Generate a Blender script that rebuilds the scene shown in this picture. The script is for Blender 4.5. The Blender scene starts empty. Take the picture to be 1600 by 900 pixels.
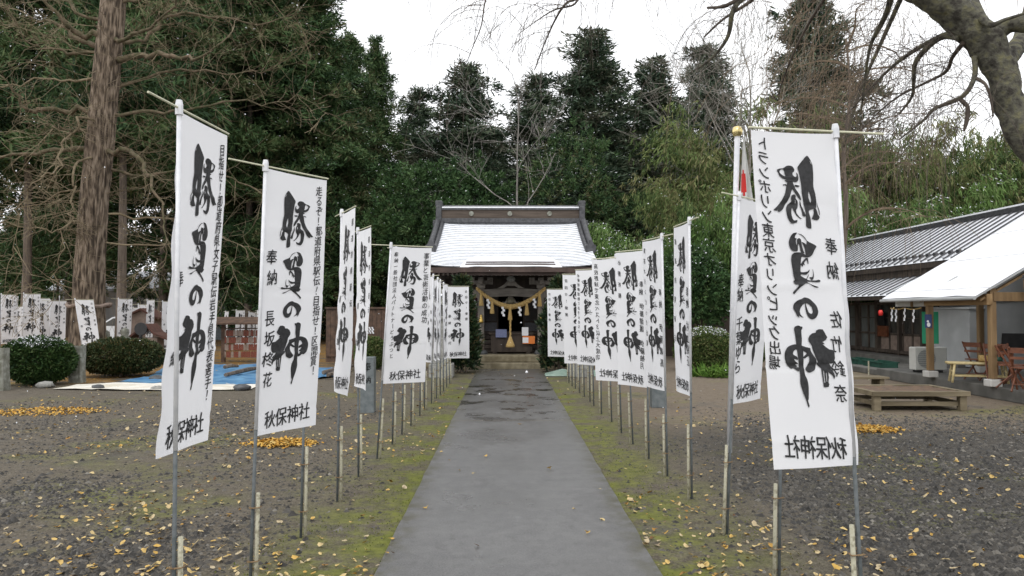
import bpy, bmesh, math, random
import numpy as np
from mathutils import Vector, Matrix, Euler, noise as mnoise

SC = bpy.context.scene
COL = SC.collection
R = math.radians

# ------------------------------------------------------------------ camera
cam_d = bpy.data.cameras.new("camera")
cam_d.sensor_width = 36.0
cam_d.lens = 27.0
cam_d.clip_start = 0.05
cam_d.clip_end = 2000
cam = bpy.data.objects.new("camera", cam_d)
COL.objects.link(cam)
EYE = Vector((0, 0, 1.75))
cam.location = EYE
cam.rotation_euler = Euler((R(90) + math.atan(35 / 1200), 0, -math.atan(8 / 1200)), 'XYZ')
SC.camera = cam
CAMR = cam.rotation_euler.to_matrix()

# ------------------------------------------------------------------ sky and sun (overcast winter daylight)
world = bpy.data.worlds.new("World")
SC.world = world
world.use_nodes = True
wn, wl = world.node_tree.nodes, world.node_tree.links
wn.clear()
w_out = wn.new('ShaderNodeOutputWorld')
w_bg = wn.new('ShaderNodeBackground')
w_sky = wn.new('ShaderNodeTexSky')
w_sky.sky_type = 'NISHITA'
w_sky.sun_disc = False
SUN_EL, SUN_AZ = R(52), R(200)
w_sky.sun_elevation = SUN_EL
w_sky.sun_rotation = SUN_AZ
w_hsv = wn.new('ShaderNodeHueSaturation')
w_hsv.inputs['Saturation'].default_value = 0.10
w_mix = wn.new('ShaderNodeMix')
w_mix.data_type = 'RGBA'
w_mix.inputs[0].default_value = 0.72
w_mix.inputs[7].default_value = (9.0, 9.1, 9.3, 1)
wl.new(w_sky.outputs[0], w_hsv.inputs['Color'])
wl.new(w_hsv.outputs[0], w_mix.inputs[6])
wl.new(w_mix.outputs[2], w_bg.inputs['Color'])
w_bg.inputs['Strength'].default_value = 0.15
wl.new(w_bg.outputs[0], w_out.inputs['Surface'])

sun_d = bpy.data.lights.new("sun", 'SUN')
sun_d.energy = 0.7
sun_d.angle = R(25)
sun_d.color = (1.0, 0.97, 0.93)
sun = bpy.data.objects.new("sun", sun_d)
COL.objects.link(sun)
# light comes from behind the camera's shoulder, high up
_sd = Vector((math.sin(SUN_AZ) * math.cos(SUN_EL), math.cos(SUN_AZ) * math.cos(SUN_EL), math.sin(SUN_EL)))
sun.rotation_euler = _sd.to_track_quat('Z', 'Y').to_euler()

SC.view_settings.view_transform = 'Standard'
SC.view_settings.look = 'None'
SC.view_settings.gamma = 1.0
SC.view_settings.exposure = 0.35
SC.view_settings.use_curve_mapping = False
SC.render.resolution_x, SC.render.resolution_y = 1024, 576
try:
    SC.cycles.max_bounces = 6
    SC.cycles.diffuse_bounces = 3
    SC.cycles.transparent_max_bounces = 8
except Exception:
    pass

# ------------------------------------------------------------------ pixel (1600x900 photo) <-> place
def ray(u, v):
    return CAMR @ Vector(((u - 800) / 1200, (450 - v) / 1200, -1))
def at(u, v, y):
    d = ray(u, v)
    return EYE + d * (y / d.y)
def gnd(u, v, z=0.0):
    d = ray(u, v)
    return EYE + d * ((z - EYE.z) / d.z)

# ------------------------------------------------------------------ materials
MATS = {}
def mat(name, c1, c2=None, scale=4.0, rough=0.7, bump=0.0, bscale=None, stretch=(1, 1, 1), c3=None, detail=6, metallic=0.0, spec=0.5, lo=.35, hi=.65, translucent=0.0):
    m = bpy.data.materials.new(name)
    m.use_nodes = True
    n, l = m.node_tree.nodes, m.node_tree.links
    b = n['Principled BSDF']
    b.inputs['Roughness'].default_value = rough
    b.inputs['Metallic'].default_value = metallic
    b.inputs['Specular IOR Level'].default_value = spec
    b.inputs['Base Color'].default_value = (*c1, 1)
    tc = n.new('ShaderNodeTexCoord')
    mp = n.new('ShaderNodeMapping')
    mp.inputs['Scale'].default_value = stretch
    l.new(tc.outputs['Object'], mp.inputs['Vector'])
    if c2 is not None:
        t = n.new('ShaderNodeTexNoise')
        t.inputs['Scale'].default_value = scale
        t.inputs['Detail'].default_value = detail
        l.new(mp.outputs[0], t.inputs['Vector'])
        r = n.new('ShaderNodeValToRGB')
        r.color_ramp.elements[0].position = lo
        r.color_ramp.elements[0].color = (*c1, 1)
        r.color_ramp.elements[1].position = hi
        r.color_ramp.elements[1].color = (*c2, 1)
        if c3 is not None:
            e = r.color_ramp.elements.new((lo + hi) / 2)
            e.color = (*c3, 1)
        l.new(t.outputs['Fac'], r.inputs['Fac'])
        l.new(r.outputs['Color'], b.inputs['Base Color'])
    if bump:
        t2 = n.new('ShaderNodeTexNoise')
        t2.inputs['Scale'].default_value = bscale or scale * 4
        t2.inputs['Detail'].default_value = 8
        l.new(mp.outputs[0], t2.inputs['Vector'])
        bp = n.new('ShaderNodeBump')
        bp.inputs['Strength'].default_value = bump
        bp.inputs['Distance'].default_value = 0.02
        l.new(t2.outputs['Fac'], bp.inputs['Height'])
        l.new(bp.outputs[0], b.inputs['Normal'])
    if translucent:
        tr = n.new('ShaderNodeBsdfTranslucent')
        tr.inputs['Color'].default_value = (*c1, 1)
        ms = n.new('ShaderNodeMixShader')
        ms.inputs[0].default_value = translucent
        l.new(b.outputs[0], ms.inputs[1])
        l.new(tr.outputs[0], ms.inputs[2])
        l.new(ms.outputs[0], n['Material Output'].inputs['Surface'])
    MATS[name] = m
    return m

def leafmat(name, cols, scale=0.6, rough=0.75):
    """foliage: colour differs from blade to blade (stored per face) and from clump to clump."""
    m = bpy.data.materials.new(name)
    m.use_nodes = True
    n, l = m.node_tree.nodes, m.node_tree.links
    b = n['Principled BSDF']
    b.inputs['Roughness'].default_value = rough
    b.inputs['Specular IOR Level'].default_value = 0.25
    a = n.new('ShaderNodeAttribute')
    a.attribute_name = 'tone'
    r = n.new('ShaderNodeValToRGB')
    els = r.color_ramp.elements
    els[0].position, els[0].color = 0.0, (*cols[0], 1)
    els[1].position, els[1].color = 1.0, (*cols[-1], 1)
    for i, c in enumerate(cols[1:-1]):
        e = els.new((i + 1) / (len(cols) - 1))
        e.color = (*c, 1)
    l.new(a.outputs['Fac'], r.inputs['Fac'])
    l.new(r.outputs[0], b.inputs['Base Color'])
    MATS[name] = m
    return m

mat('snow', (.80, .82, .86), (.88, .89, .92), 9, .6, .3, 40)
mat('cloth', (.86, .86, .885), (.88, .88, .90), 3, .85, .10, 300, translucent=.32)
mat('ink', (.012, .012, .013), (.03, .03, .032), 60, .7)
mat('pole_grey', (.060, .072, .074), (.105, .115, .118), 25, .6, .1, 60)
mat('pole_white', (.62, .63, .66), (.72, .72, .74), 20, .4)
mat('crossbar', (.50, .50, .36), (.62, .60, .44), 30, .45)
mat('stake', (.34, .32, .23), (.22, .20, .135), 30, .7, .2, 80, c3=(.42, .40, .30))
mat('rust', (.16, .09, .05), (.28, .20, .10), 90, .8)
mat('asphalt_slab', (.10, .10, .10), (.12, .12, .12))
mat('cedar_bark', (.075, .058, .045), (.17, .135, .108), 14, .9, .6, 30, stretch=(1, 1, .12))
mat('grey_bark', (.17, .155, .14), (.27, .25, .23), 10, .9, .5, 30, stretch=(1, 1, .2))
mat('ginkgo_bark', (.040, .028, .018), (.25, .195, .145), 13, .95, 1.0, 18, stretch=(1, 1, .20), c3=(.135, .100, .070), lo=.38, hi=.63)  # bark grain, its dark end deepened to paint shade into the crevices
mat('ginkgo_twig', (.13, .098, .055), (.25, .20, .125), 3, .85, .3, 40, c3=(.18, .14, .085))
mat('mossy_limb', (.060, .058, .022), (.16, .115, .075), 5, .95, .6, 40, c3=(.105, .085, .05))
mat('cherry_bark', (.040, .035, .028), (.150, .140, .078), 16.0, .95, 1.0, 30, c3=(.105, .100, .076), lo=.36, hi=.66, detail=12)
mat('cherry_twig', (.055, .042, .034), (.10, .078, .06), 5, .85)
mat('hang_twig', (.12, .085, .055), (.21, .155, .10), 3, .85)
mat('pale_branch', (.17, .155, .13), (.27, .25, .22), 8, .85, .3, 40)
mat('slate', (.028, .029, .032), (.06, .06, .065), 12, .55, .2, 60)
mat('slate_edge', (.10, .105, .115), (.26, .27, .29), 14, .6)
mat('ridge_tile', (.030, .031, .034), (.075, .076, .082), 10, .5, .2, 50)
mat('ridge_wood', (.055, .040, .030), (.095, .072, .055), 4, .8, .2, 40, stretch=(.3, 1, 3))
mat('dark_wood', (.030, .021, .016), (.065, .048, .036), 6, .75, .3, 40, stretch=(1, 1, .2))
mat('fascia', (.05, .032, .026), (.085, .055, .045), 4, .7, .2, 40)
mat('grey_wood', (.13, .115, .10), (.24, .215, .185), 9, .85, .3, 50, stretch=(1, 1, .2))
mat('beam_wood', (.11, .098, .085), (.20, .18, .155), 9, .85, .3, 50, stretch=(.25, 1, 1))
mat('interior_shade', (.006, .006, .006), rough=.9)
mat('lattice', (.075, .075, .082), (.12, .12, .13), 50, .8)
mat('straw', (.42, .27, .09), (.58, .41, .17), 45, .9, .6, 120)
mat('paper', (.82, .82, .84), (.86, .86, .88), 10, .8)
mat('brass', (.55, .36, .08), (.72, .50, .15), 12, .35, metallic=.7)
mat('bell_metal', (.10, .09, .065), (.19, .17, .11), 20, .5, metallic=.4)
mat('stone', (.20, .20, .185), (.34, .335, .31), 14, .9, .5, 60)
mat('slate_stone', (.105, .125, .13), (.17, .19, .195), 10, .55, .2, 90)
mat('dark_stone', (.05, .052, .055), (.10, .105, .11), 8, .5, .1, 90)
mat('step_stone', (.15, .125, .075), (.28, .245, .165), 6, .9, .4, 50, c3=(.20, .17, .11))
mat('lichen_stone', (.13, .13, .10), (.28, .285, .25), 9, .95, .6, 40, c3=(.19, .19, .16))
mat('concrete', (.085, .083, .074), (.145, .14, .128), 3, .85, .2, 60)
mat('purple_cloth', (.040, .012, .03), (.065, .02, .05), 4, .9)
mat('blue_tarp', (.055, .17, .34), (.14, .30, .46), 2.5, .45, .6, 9)
mat('white_tarp', (.62, .57, .47), (.80, .78, .72), 1.5, .6, .5, 8)
mat('house_wood', (.045, .034, .026), (.11, .085, .066), 8, .85, .3, 50, stretch=(1, 1, .2))
mat('plaster', (.48, .47, .44), (.56, .55, .52), 2, .9, .1, 60)
mat('grey_wall', (.17, .175, .175), (.22, .225, .225), 1.5, .8, .1, 60)
mat('white_panel', (.34, .35, .35), (.42, .43, .43), 2, .6)
mat('glass_dull', (.12, .13, .125), (.20, .21, .20), 2.5, .25, stretch=(1, 1, .4))
mat('glass_dark', (.035, .036, .034), (.075, .073, .066), 4, .2, stretch=(1, 1, .4))
mat('cedar_timber', (.17, .105, .048), (.30, .195, .095), 7, .65, .2, 50, stretch=(1, 1, .15))
mat('beam_timber', (.19, .115, .050), (.34, .22, .105), 7, .65, .2, 50, stretch=(1, .15, 1))
mat('chair_wood', (.11, .036, .016), (.18, .062, .028), 10, .5)
mat('bamboo_pole', (.46, .36, .17), (.60, .50, .27), 14, .5, stretch=(1, 1, 1))
mat('bamboo_culm', (.10, .12, .035), (.18, .19, .07), 5, .5)
mat('ac_white', (.56, .56, .52), (.62, .62, .58), 5, .5)
mat('ac_grille', (.26, .27, .26), (.32, .33, .32), 60, .6)
mat('green_sign', (.01, .26, .13), (.015, .30, .15), 4, .6)
mat('green_trough', (.010, .050, .034), (.02, .085, .06), 4, .6)
mat('blue_sign', (.015, .03, .12), (.02, .045, .17), 8, .4)
mat('red', (.60, .02, .02), (.72, .04, .03), 8, .5)
mat('orange', (.75, .20, .03), (.80, .24, .05), 8, .6)
mat('notice_blue', (.10, .12, .24), (.22, .25, .40), 60, .5)
mat('black', (.010, .010, .011), (.02, .02, .021), 8, .4)
mat('old_deck', (.115, .092, .055), (.22, .18, .115), 7, .8, .3, 50, stretch=(.2, 1, 1))
mat('deck_leaves', (.060, .036, .022), (.17, .095, .045), 9, .6, .6, 30, lo=.3, hi=.75)
mat('car_paint', (.62, .64, .66), (.66, .68, .70), 2, .25)
mat('tyre', (.015, .015, .015), rough=.9)
mat('house_grey', (.20, .195, .19), (.26, .255, .25), 1.5, .9)
mat('red_roof', (.07, .032, .022), (.12, .05, .036), 7, .8)
mat('kiosk_wood', (.20, .15, .12), (.30, .23, .19), 6, .85, .2, 40)
mat('plaque_red', (.12, .026, .016), (.24, .07, .036), 34, .7)
mat('rack_wood', (.060, .036, .024), (.12, .07, .045), 7, .8, .2, 40)
mat('flag_white', (.72, .72, .70), (.78, .78, .76), 5, .85, translucent=.3)
mat('gold', (.62, .50, .22), (.75, .62, .30), 6, .25, metallic=.8)
mat('mound', (.10, .085, .02), (.19, .16, .045), 6, .95, .7, 30)
mat('twig_red', (.14, .055, .035), (.22, .10, .06), 6, .9)
mat('leafpile', (.52, .30, .05), (.70, .48, .14), 20, .85)
mat('pale_green', (.20, .29, .24), (.30, .39, .33), 5, .8, .3, 40)
leafmat('cedar_leaf', [(.026, .054, .024), (.046, .094, .034), (.074, .132, .046), (.106, .146, .058), (.140, .124, .066)])
leafmat('cedar_leaf_grey', [(.034, .058, .036), (.056, .090, .054), (.086, .120, .070), (.120, .142, .092), (.150, .142, .108)])
leafmat('broad_leaf', [(.022, .050, .018), (.040, .088, .028), (.064, .120, .040), (.094, .145, .058)])
leafmat('bamboo_leaf', [(.026, .050, .014), (.056, .096, .026), (.100, .146, .042), (.150, .180, .062), (.190, .175, .080)])
leafmat('bamboo_leaf_bright', [(.040, .085, .020), (.080, .150, .034), (.125, .200, .055), (.18, .225, .095)])
leafmat('hedge_leaf', [(.010, .028, .008), (.022, .052, .012), (.040, .080, .020), (.060, .085, .026)], rough=.6)
leafmat('hedge_leaf_brown', [(.016, .032, .010), (.034, .050, .016), (.055, .066, .022), (.090, .060, .024)], rough=.6)
leafmat('sakaki_leaf', [(.010, .022, .010), (.022, .045, .018), (.042, .068, .026), (.090, .072, .030)], rough=.5)
leafmat('ground_leaf', [(.16, .085, .035), (.34, .19, .05), (.52, .33, .085), (.58, .44, .20), (.46, .38, .25), (.11, .06, .03)], rough=.75)
leafmat('pile_leaf', [(.34, .17, .03), (.50, .27, .045), (.60, .37, .08), (.60, .44, .16)], rough=.75)
leafmat('gravel', [(.018, .017, .015), (.036, .033, .029), (.064, .058, .050), (.105, .095, .080), (.22, .205, .175)], rough=.5)
leafmat('moss_leaf', [(.06, .085, .010), (.10, .125, .014), (.15, .165, .022), (.13, .12, .035)], rough=.9)
leafmat('fern_leaf', [(.05, .12, .015), (.10, .20, .03), (.16, .26, .05)], rough=.7)

# ------------------------------------------------------------------ mesh builder
class MB:
    def __init__(s):
        s.v, s.f, s.m = [], [], []
        s.cur = 0
    def face(s, idx):
        s.f.append(tuple(idx)); s.m.append(s.cur)
    def add(s, vs, fs):
        b = len(s.v)
        s.v.extend([tuple(p) for p in vs])
        for f in fs:
            s.face([b + i for i in f])
        return s
    def box(s, c, size, rz=0.0, M=None):
        hx, hy, hz = size[0] / 2, size[1] / 2, size[2] / 2
        vs = [Vector((x, y, z)) for x in (-hx, hx) for y in (-hy, hy) for z in (-hz, hz)]
        rot = M if M is not None else Matrix.Rotation(rz, 3, 'Z')
        vs = [rot @ p + Vector(c) for p in vs]
        return s.add(vs, [(0, 1, 3, 2), (4, 6, 7, 5), (0, 4, 5, 1), (2, 3, 7, 6), (0, 2, 6, 4), (1, 5, 7, 3)])
    def box2(s, lo, hi):
        return s.box([(a + b) / 2 for a, b in zip(lo, hi)], [abs(b - a) for a, b in zip(lo, hi)])
    def tube(s, pts, rad, n=6, cap=True, jit=0.0):
        pts = [Vector(p) for p in pts]
        if not hasattr(rad, '__len__'):
            rad = [rad] * len(pts)
        b = len(s.v)
        up = None
        for i, p in enumerate(pts):
            t = (pts[min(i + 1, len(pts) - 1)] - pts[max(i - 1, 0)])
            if t.length < 1e-9: t = Vector((0, 0, 1))
            t.normalize()
            if up is None:
                up = t.orthogonal().normalized()
            else:
                up = (up - t * up.dot(t))
                up = up.normalized() if up.length > 1e-6 else t.orthogonal().normalized()
            w = t.cross(up)
            for k in range(n):
                a = 2 * math.pi * k / n
                rr = rad[i] * (1 + (random.uniform(-jit, jit) if jit else 0))
                s.v.append(tuple(p + (up * math.cos(a) + w * math.sin(a)) * rr))
        for i in range(len(pts) - 1):
            for k in range(n):
                a, c = b + i * n + k, b + i * n + (k + 1) % n
                s.face((a, c, c + n, a + n))
        if cap:
            s.face([b + k for k in range(n)][::-1])
            e = b + (len(pts) - 1) * n
            s.face([e + k for k in range(n)])
        return s
    def lathe(s, prof, c=(0, 0, 0), n=16):
        b = len(s.v)
        for r, z in prof:
            for k in range(n):
                a = 2 * math.pi * k / n
                s.v.append((c[0] + r * math.cos(a), c[1] + r * math.sin(a), c[2] + z))
        for i in range(len(prof) - 1):
            for k in range(n):
                p, q = b + i * n + k, b + i * n + (k + 1) % n
                s.face((p, q, q + n, p + n))
        s.face([b + k for k in range(n)][::-1])
        e = b + (len(prof) - 1) * n
        s.face([e + k for k in range(n)])
        return s
    def prism(s, poly, origin, ax, ay, depth):
        """outline in the plane (ax, ay) given thickness along ax x ay."""
        o, ax, ay = Vector(origin), Vector(ax), Vector(ay)
        nn = ax.cross(ay).normalized() * depth
        k = len(poly)
        vs = [o + ax * x + ay * y for x, y in poly] + [o + ax * x + ay * y + nn for x, y in poly]
        fs = [tuple(range(k))[::-1], tuple(range(k, 2 * k))] + [(i, (i + 1) % k, k + (i + 1) % k, k + i) for i in range(k)]
        return s.add(vs, fs)
    def blob(s, c, rx, ry, rz, seed=0, amp=.15, seg=14, rings=9, fr=1.5, flat=-1.0):
        b = len(s.v)
        for i in range(rings + 1):
            th = math.pi * i / rings
            for k in range(seg):
                ph = 2 * math.pi * k / seg
                d = Vector((math.sin(th) * math.cos(ph), math.sin(th) * math.sin(ph), math.cos(th)))
                q = 1 + amp * mnoise.noise(d * fr + Vector((seed, seed * .7, 0)))
                z = max(d.z, flat)
                s.v.append((c[0] + d.x * rx * q, c[1] + d.y * ry * q, c[2] + z * rz * q))
        for i in range(rings):
            for k in range(seg):
                p, q = b + i * seg + k, b + i * seg + (k + 1) % seg
                s.face((p, p + seg, q + seg, q))
        return s
    def mesh(s, name, mats, smooth=False):
        me = bpy.data.meshes.new(name)
        me.from_pydata(s.v, [], s.f)
        for m in (mats if isinstance(mats, (list, tuple)) else [mats]):
            me.materials.append(MATS[m])
        if len(me.materials) > 1:
            me.polygons.foreach_set('material_index', s.m)
        if smooth:
            me.polygons.foreach_set('use_smooth', [True] * len(me.polygons))
        me.update()
        return me
    def build(s, name, mats, parent=None, smooth=False, bevel=0.0):
        o = bpy.data.objects.new(name, s.mesh(name, mats, smooth))
        COL.objects.link(o)
        if parent: o.parent = parent
        if bevel:
            bv = o.modifiers.new('bevel', 'BEVEL')
            bv.width = bevel; bv.segments = 2; bv.limit_method = 'ANGLE'
        return o

def tag(o, label, cat, group=None, kind=None):
    if label: o['label'] = label
    if cat: o['category'] = cat
    if group: o['group'] = group
    if kind: o['kind'] = kind
    return o
def thing(name, label, cat, loc=(0, 0, 0), rz=0.0, group=None):
    o = bpy.data.objects.new(name, None)
    COL.objects.link(o)
    o.location = loc
    o.rotation_euler = (0, 0, rz)
    return tag(o, label, cat, group)
def link_mesh(name, me, parent=None):
    o = bpy.data.objects.new(name, me)
    COL.objects.link(o)
    if parent: o.parent = parent
    return o
def dup(root, loc, rz=0.0, scale=1.0, label=None, group=None):
    c = root.copy(); COL.objects.link(c)
    c.location = loc; c.rotation_euler = (0, 0, rz)
    c.scale = (scale,) * 3 if not hasattr(scale, '__len__') else scale
    if label: c['label'] = label
    if group: c['group'] = group
    for ch in list(root.children):
        k = ch.copy(); COL.objects.link(k); k.parent = c
        for g in list(ch.children):
            q = g.copy(); COL.objects.link(q); q.parent = k
    return c

def np_mesh(name, V, F, mats, tone=None, midx=None, smooth=False):
    """V (n,3), F (m,k) all faces with k corners"""
    V = np.asarray(V, dtype=np.float32); F = np.asarray(F, dtype=np.int32)
    me = bpy.data.meshes.new(name)
    me.vertices.add(len(V)); me.vertices.foreach_set('co', V.ravel())
    m, k = F.shape
    me.loops.add(m * k); me.loops.foreach_set('vertex_index', F.ravel())
    me.polygons.add(m)
    me.polygons.foreach_set('loop_start', np.arange(0, m * k, k, dtype=np.int32))
    me.polygons.foreach_set('loop_total', np.full(m, k, dtype=np.int32))
    for q in (mats if isinstance(mats, (list, tuple)) else [mats]):
        me.materials.append(MATS[q])
    if midx is not None:
        me.polygons.foreach_set('material_index', np.asarray(midx, dtype=np.int32))
    if tone is not None:
        at_ = me.attributes.new('tone', 'FLOAT', 'FACE')
        at_.data.foreach_set('value', np.asarray(tone, dtype=np.float32))
    if smooth:
        me.polygons.foreach_set('use_smooth', np.ones(m, dtype=bool))
    me.update(calc_edges=True)
    return me

def unit(a):
    return a / np.maximum(np.linalg.norm(a, axis=1, keepdims=True), 1e-9)

def blades(rng, C, D, L, W, bend=0.0):
    """one pointed leaf blade per row: base C, direction D, length L, width W -> quads"""
    n = len(C)
    D = unit(D)
    S = unit(np.cross(D, rng.normal(size=(n, 3))))
    N = np.cross(S, D)
    L = np.asarray(L).reshape(-1, 1); W = np.asarray(W).reshape(-1, 1)
    mid = C + D * L * .45 + N * L * bend * .5
    tip = C + D * L - N * L * bend * .3
    V = np.stack([C, mid + S * W * .5, tip, mid - S * W * .5], axis=1).reshape(-1, 3)
    F = np.arange(4 * n).reshape(-1, 4)
    return V, F, N

def tufts(rng, C, D, nb, L, W, spread=.9, tone=None, snow=0.0, snow_all=None):
    """leafy tufts round each centre"""
    n = len(C)
    Cr = np.repeat(C, nb, axis=0)
    Dr = np.repeat(unit(D), nb, axis=0) + rng.normal(size=(n * nb, 3)) * spread
    Lr = L * rng.uniform(.6, 1.3, n * nb); Wr = W * rng.uniform(.7, 1.3, n * nb)
    Cj = Cr + rng.normal(size=Cr.shape) * L * .30
    p = np.clip(2.2 * snow * (1.0 if snow_all is None else np.repeat(snow_all, nb)), 0, .95)
    mi = ((rng.uniform(size=n * nb) < p) & ((Cj - Cr)[:, 2] / L > .05)).astype(np.int32)
    Lr = np.where(mi > 0, np.minimum(Lr * .42, .10), Lr); Wr = np.where(mi > 0, np.clip(Wr * .9, .012, .05), Wr)
    Dr = np.where(mi[:, None] > 0, Dr * np.array([1, 1, .25]), Dr)
    V, F, N = blades(rng, Cj, Dr, Lr, Wr, .15)
    t0 = rng.uniform(0, 1, n) if tone is None else tone
    t = np.clip(np.repeat(t0, nb) + rng.normal(size=n * nb) * .16, 0, 1)
    return V, F, t, mi

# ================================================================== SETTING: ground and path
def ground_material():
    m = bpy.data.materials.new('ground_soil'); m.use_nodes = True
    n, l = m.node_tree.nodes, m.node_tree.links
    b = n['Principled BSDF']
    b.inputs['Roughness'].default_value = .9
    b.inputs['Specular IOR Level'].default_value = .3
    geo = n.new('ShaderNodeNewGeometry')
    sep = n.new('ShaderNodeSeparateXYZ'); l.new(geo.outputs['Position'], sep.inputs[0])
    def noise(scale, detail=6, rough=.6):
        t = n.new('ShaderNodeTexNoise'); t.inputs['Scale'].default_value = scale
        t.inputs['Detail'].default_value = detail; t.inputs['Roughness'].default_value = rough
        l.new(geo.outputs['Position'], t.inputs['Vector']); return t.outputs['Fac']
    def rng_(sock, a, bb, lo=0.0, hi=1.0):
        q = n.new('ShaderNodeMapRange'); q.interpolation_type = 'SMOOTHSTEP'
        q.inputs['From Min'].default_value = a; q.inputs['From Max'].default_value = bb
        q.inputs['To Min'].default_value = lo; q.inputs['To Max'].default_value = hi
        l.new(sock, q.inputs['Value']); return q.outputs[0]
    def mth(op, a, bb=None):
        q = n.new('ShaderNodeMath'); q.operation = op
        for i, s in enumerate((a, bb)):
            if s is None: continue
            if isinstance(s, (int, float)): q.inputs[i].default_value = s
            else: l.new(s, q.inputs[i])
        return q.outputs[0]
    def mix(f, a, bb):
        q = n.new('ShaderNodeMix'); q.data_type = 'RGBA'
        l.new(f, q.inputs[0])
        for i, s in ((6, a), (7, bb)):
            if isinstance(s, tuple): q.inputs[i].default_value = (*s, 1)
            else: l.new(s, q.inputs[i])
        return q.outputs[2]
    X, Y = sep.outputs[0], sep.outputs[1]
    n_big, n_mid, n_fine, n_grit = noise(.35), noise(1.7), noise(9, 8, .7), noise(48, 5, .75)
    soil = mix(rng_(n_fine, .3, .7), (.066, .053, .036), (.135, .114, .084))
    soil = mix(rng_(n_grit, .46, .64, 0, .6), soil, (.20, .180, .15))
    soil = mix(rng_(n_grit, .50, .36, 0, .7), soil, (.045, .040, .034))
    # trodden sandy yard beyond the gravel on the right
    tan_f = mth('MULTIPLY', mth('MULTIPLY', rng_(X, 1.2, 2.6), rng_(mth('ADD', Y, mth('MULTIPLY', n_mid, 2.2)), 11.2, 13.8)), .9)
    tan = mix(rng_(n_fine, .3, .7), (.135, .105, .075), (.20, .162, .122))
    soil = mix(tan_f, soil, tan)
    # dark damp gravel bed
    gr = mth('MULTIPLY', rng_(mth('ADD', X, mth('MULTIPLY', n_mid, 1.6)), 2.6, 4.0), rng_(mth('ADD', Y, mth('MULTIPLY', n_mid, 2.2)), 13.4, 11.4))
    soil = mix(mth('MULTIPLY', gr, .8), soil, (.050, .045, .038))
    # moss along both path edges and in patches
    dx = mth('ABSOLUTE', mth('SUBTRACT', X, .075))
    near = rng_(mth('ADD', dx, mth('MULTIPLY', n_big, 1.2)), 2.95, 1.35)
    mossn = rng_(mth('ADD', mth('MULTIPLY', n_mid, .65), mth('MULTIPLY', n_fine, .35)), .40, .58)
    patch = mth('MULTIPLY', rng_(n_big, .50, .64), .6)
    moss = mth('MULTIPLY', mth('MAXIMUM', near, patch), mossn)
    moss = mth('MULTIPLY', moss, rng_(Y, 24, 17))
    mossc = mix(rng_(n_fine, .3, .7), (.085, .105, .010), (.18, .195, .020))
    soil = mix(mth('MULTIPLY', moss, .85), soil, mossc)
    # fallen leaf litter under the trees on the left
    lit = mth('MULTIPLY', mth('MULTIPLY', rng_(X, -4, -7), rng_(Y, 17.5, 19.5)), rng_(n_mid, .38, .55))
    soil = mix(mth('MULTIPLY', lit, .85), soil, mix(rng_(n_fine, .35, .65), (.16, .075, .018), (.36, .20, .035)))
    # damp darker patches
    damp = rng_(noise(.9, 3), .58, .70, 0, .5)
    soil = mix(damp, soil, (.050, .047, .042))
    l.new(soil, b.inputs['Base Color'])
    l.new(rng_(noise(.9, 3), .55, .72, .92, .45), b.inputs['Roughness'])
    bp = n.new('ShaderNodeBump'); bp.inputs['Strength'].default_value = .7; bp.inputs['Distance'].default_value = .02
    l.new(mth('ADD', n_fine, mth('MULTIPLY', n_grit, .6)), bp.inputs['Height'])
    l.new(bp.outputs[0], b.inputs['Normal'])
    MATS['ground_soil'] = m

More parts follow.
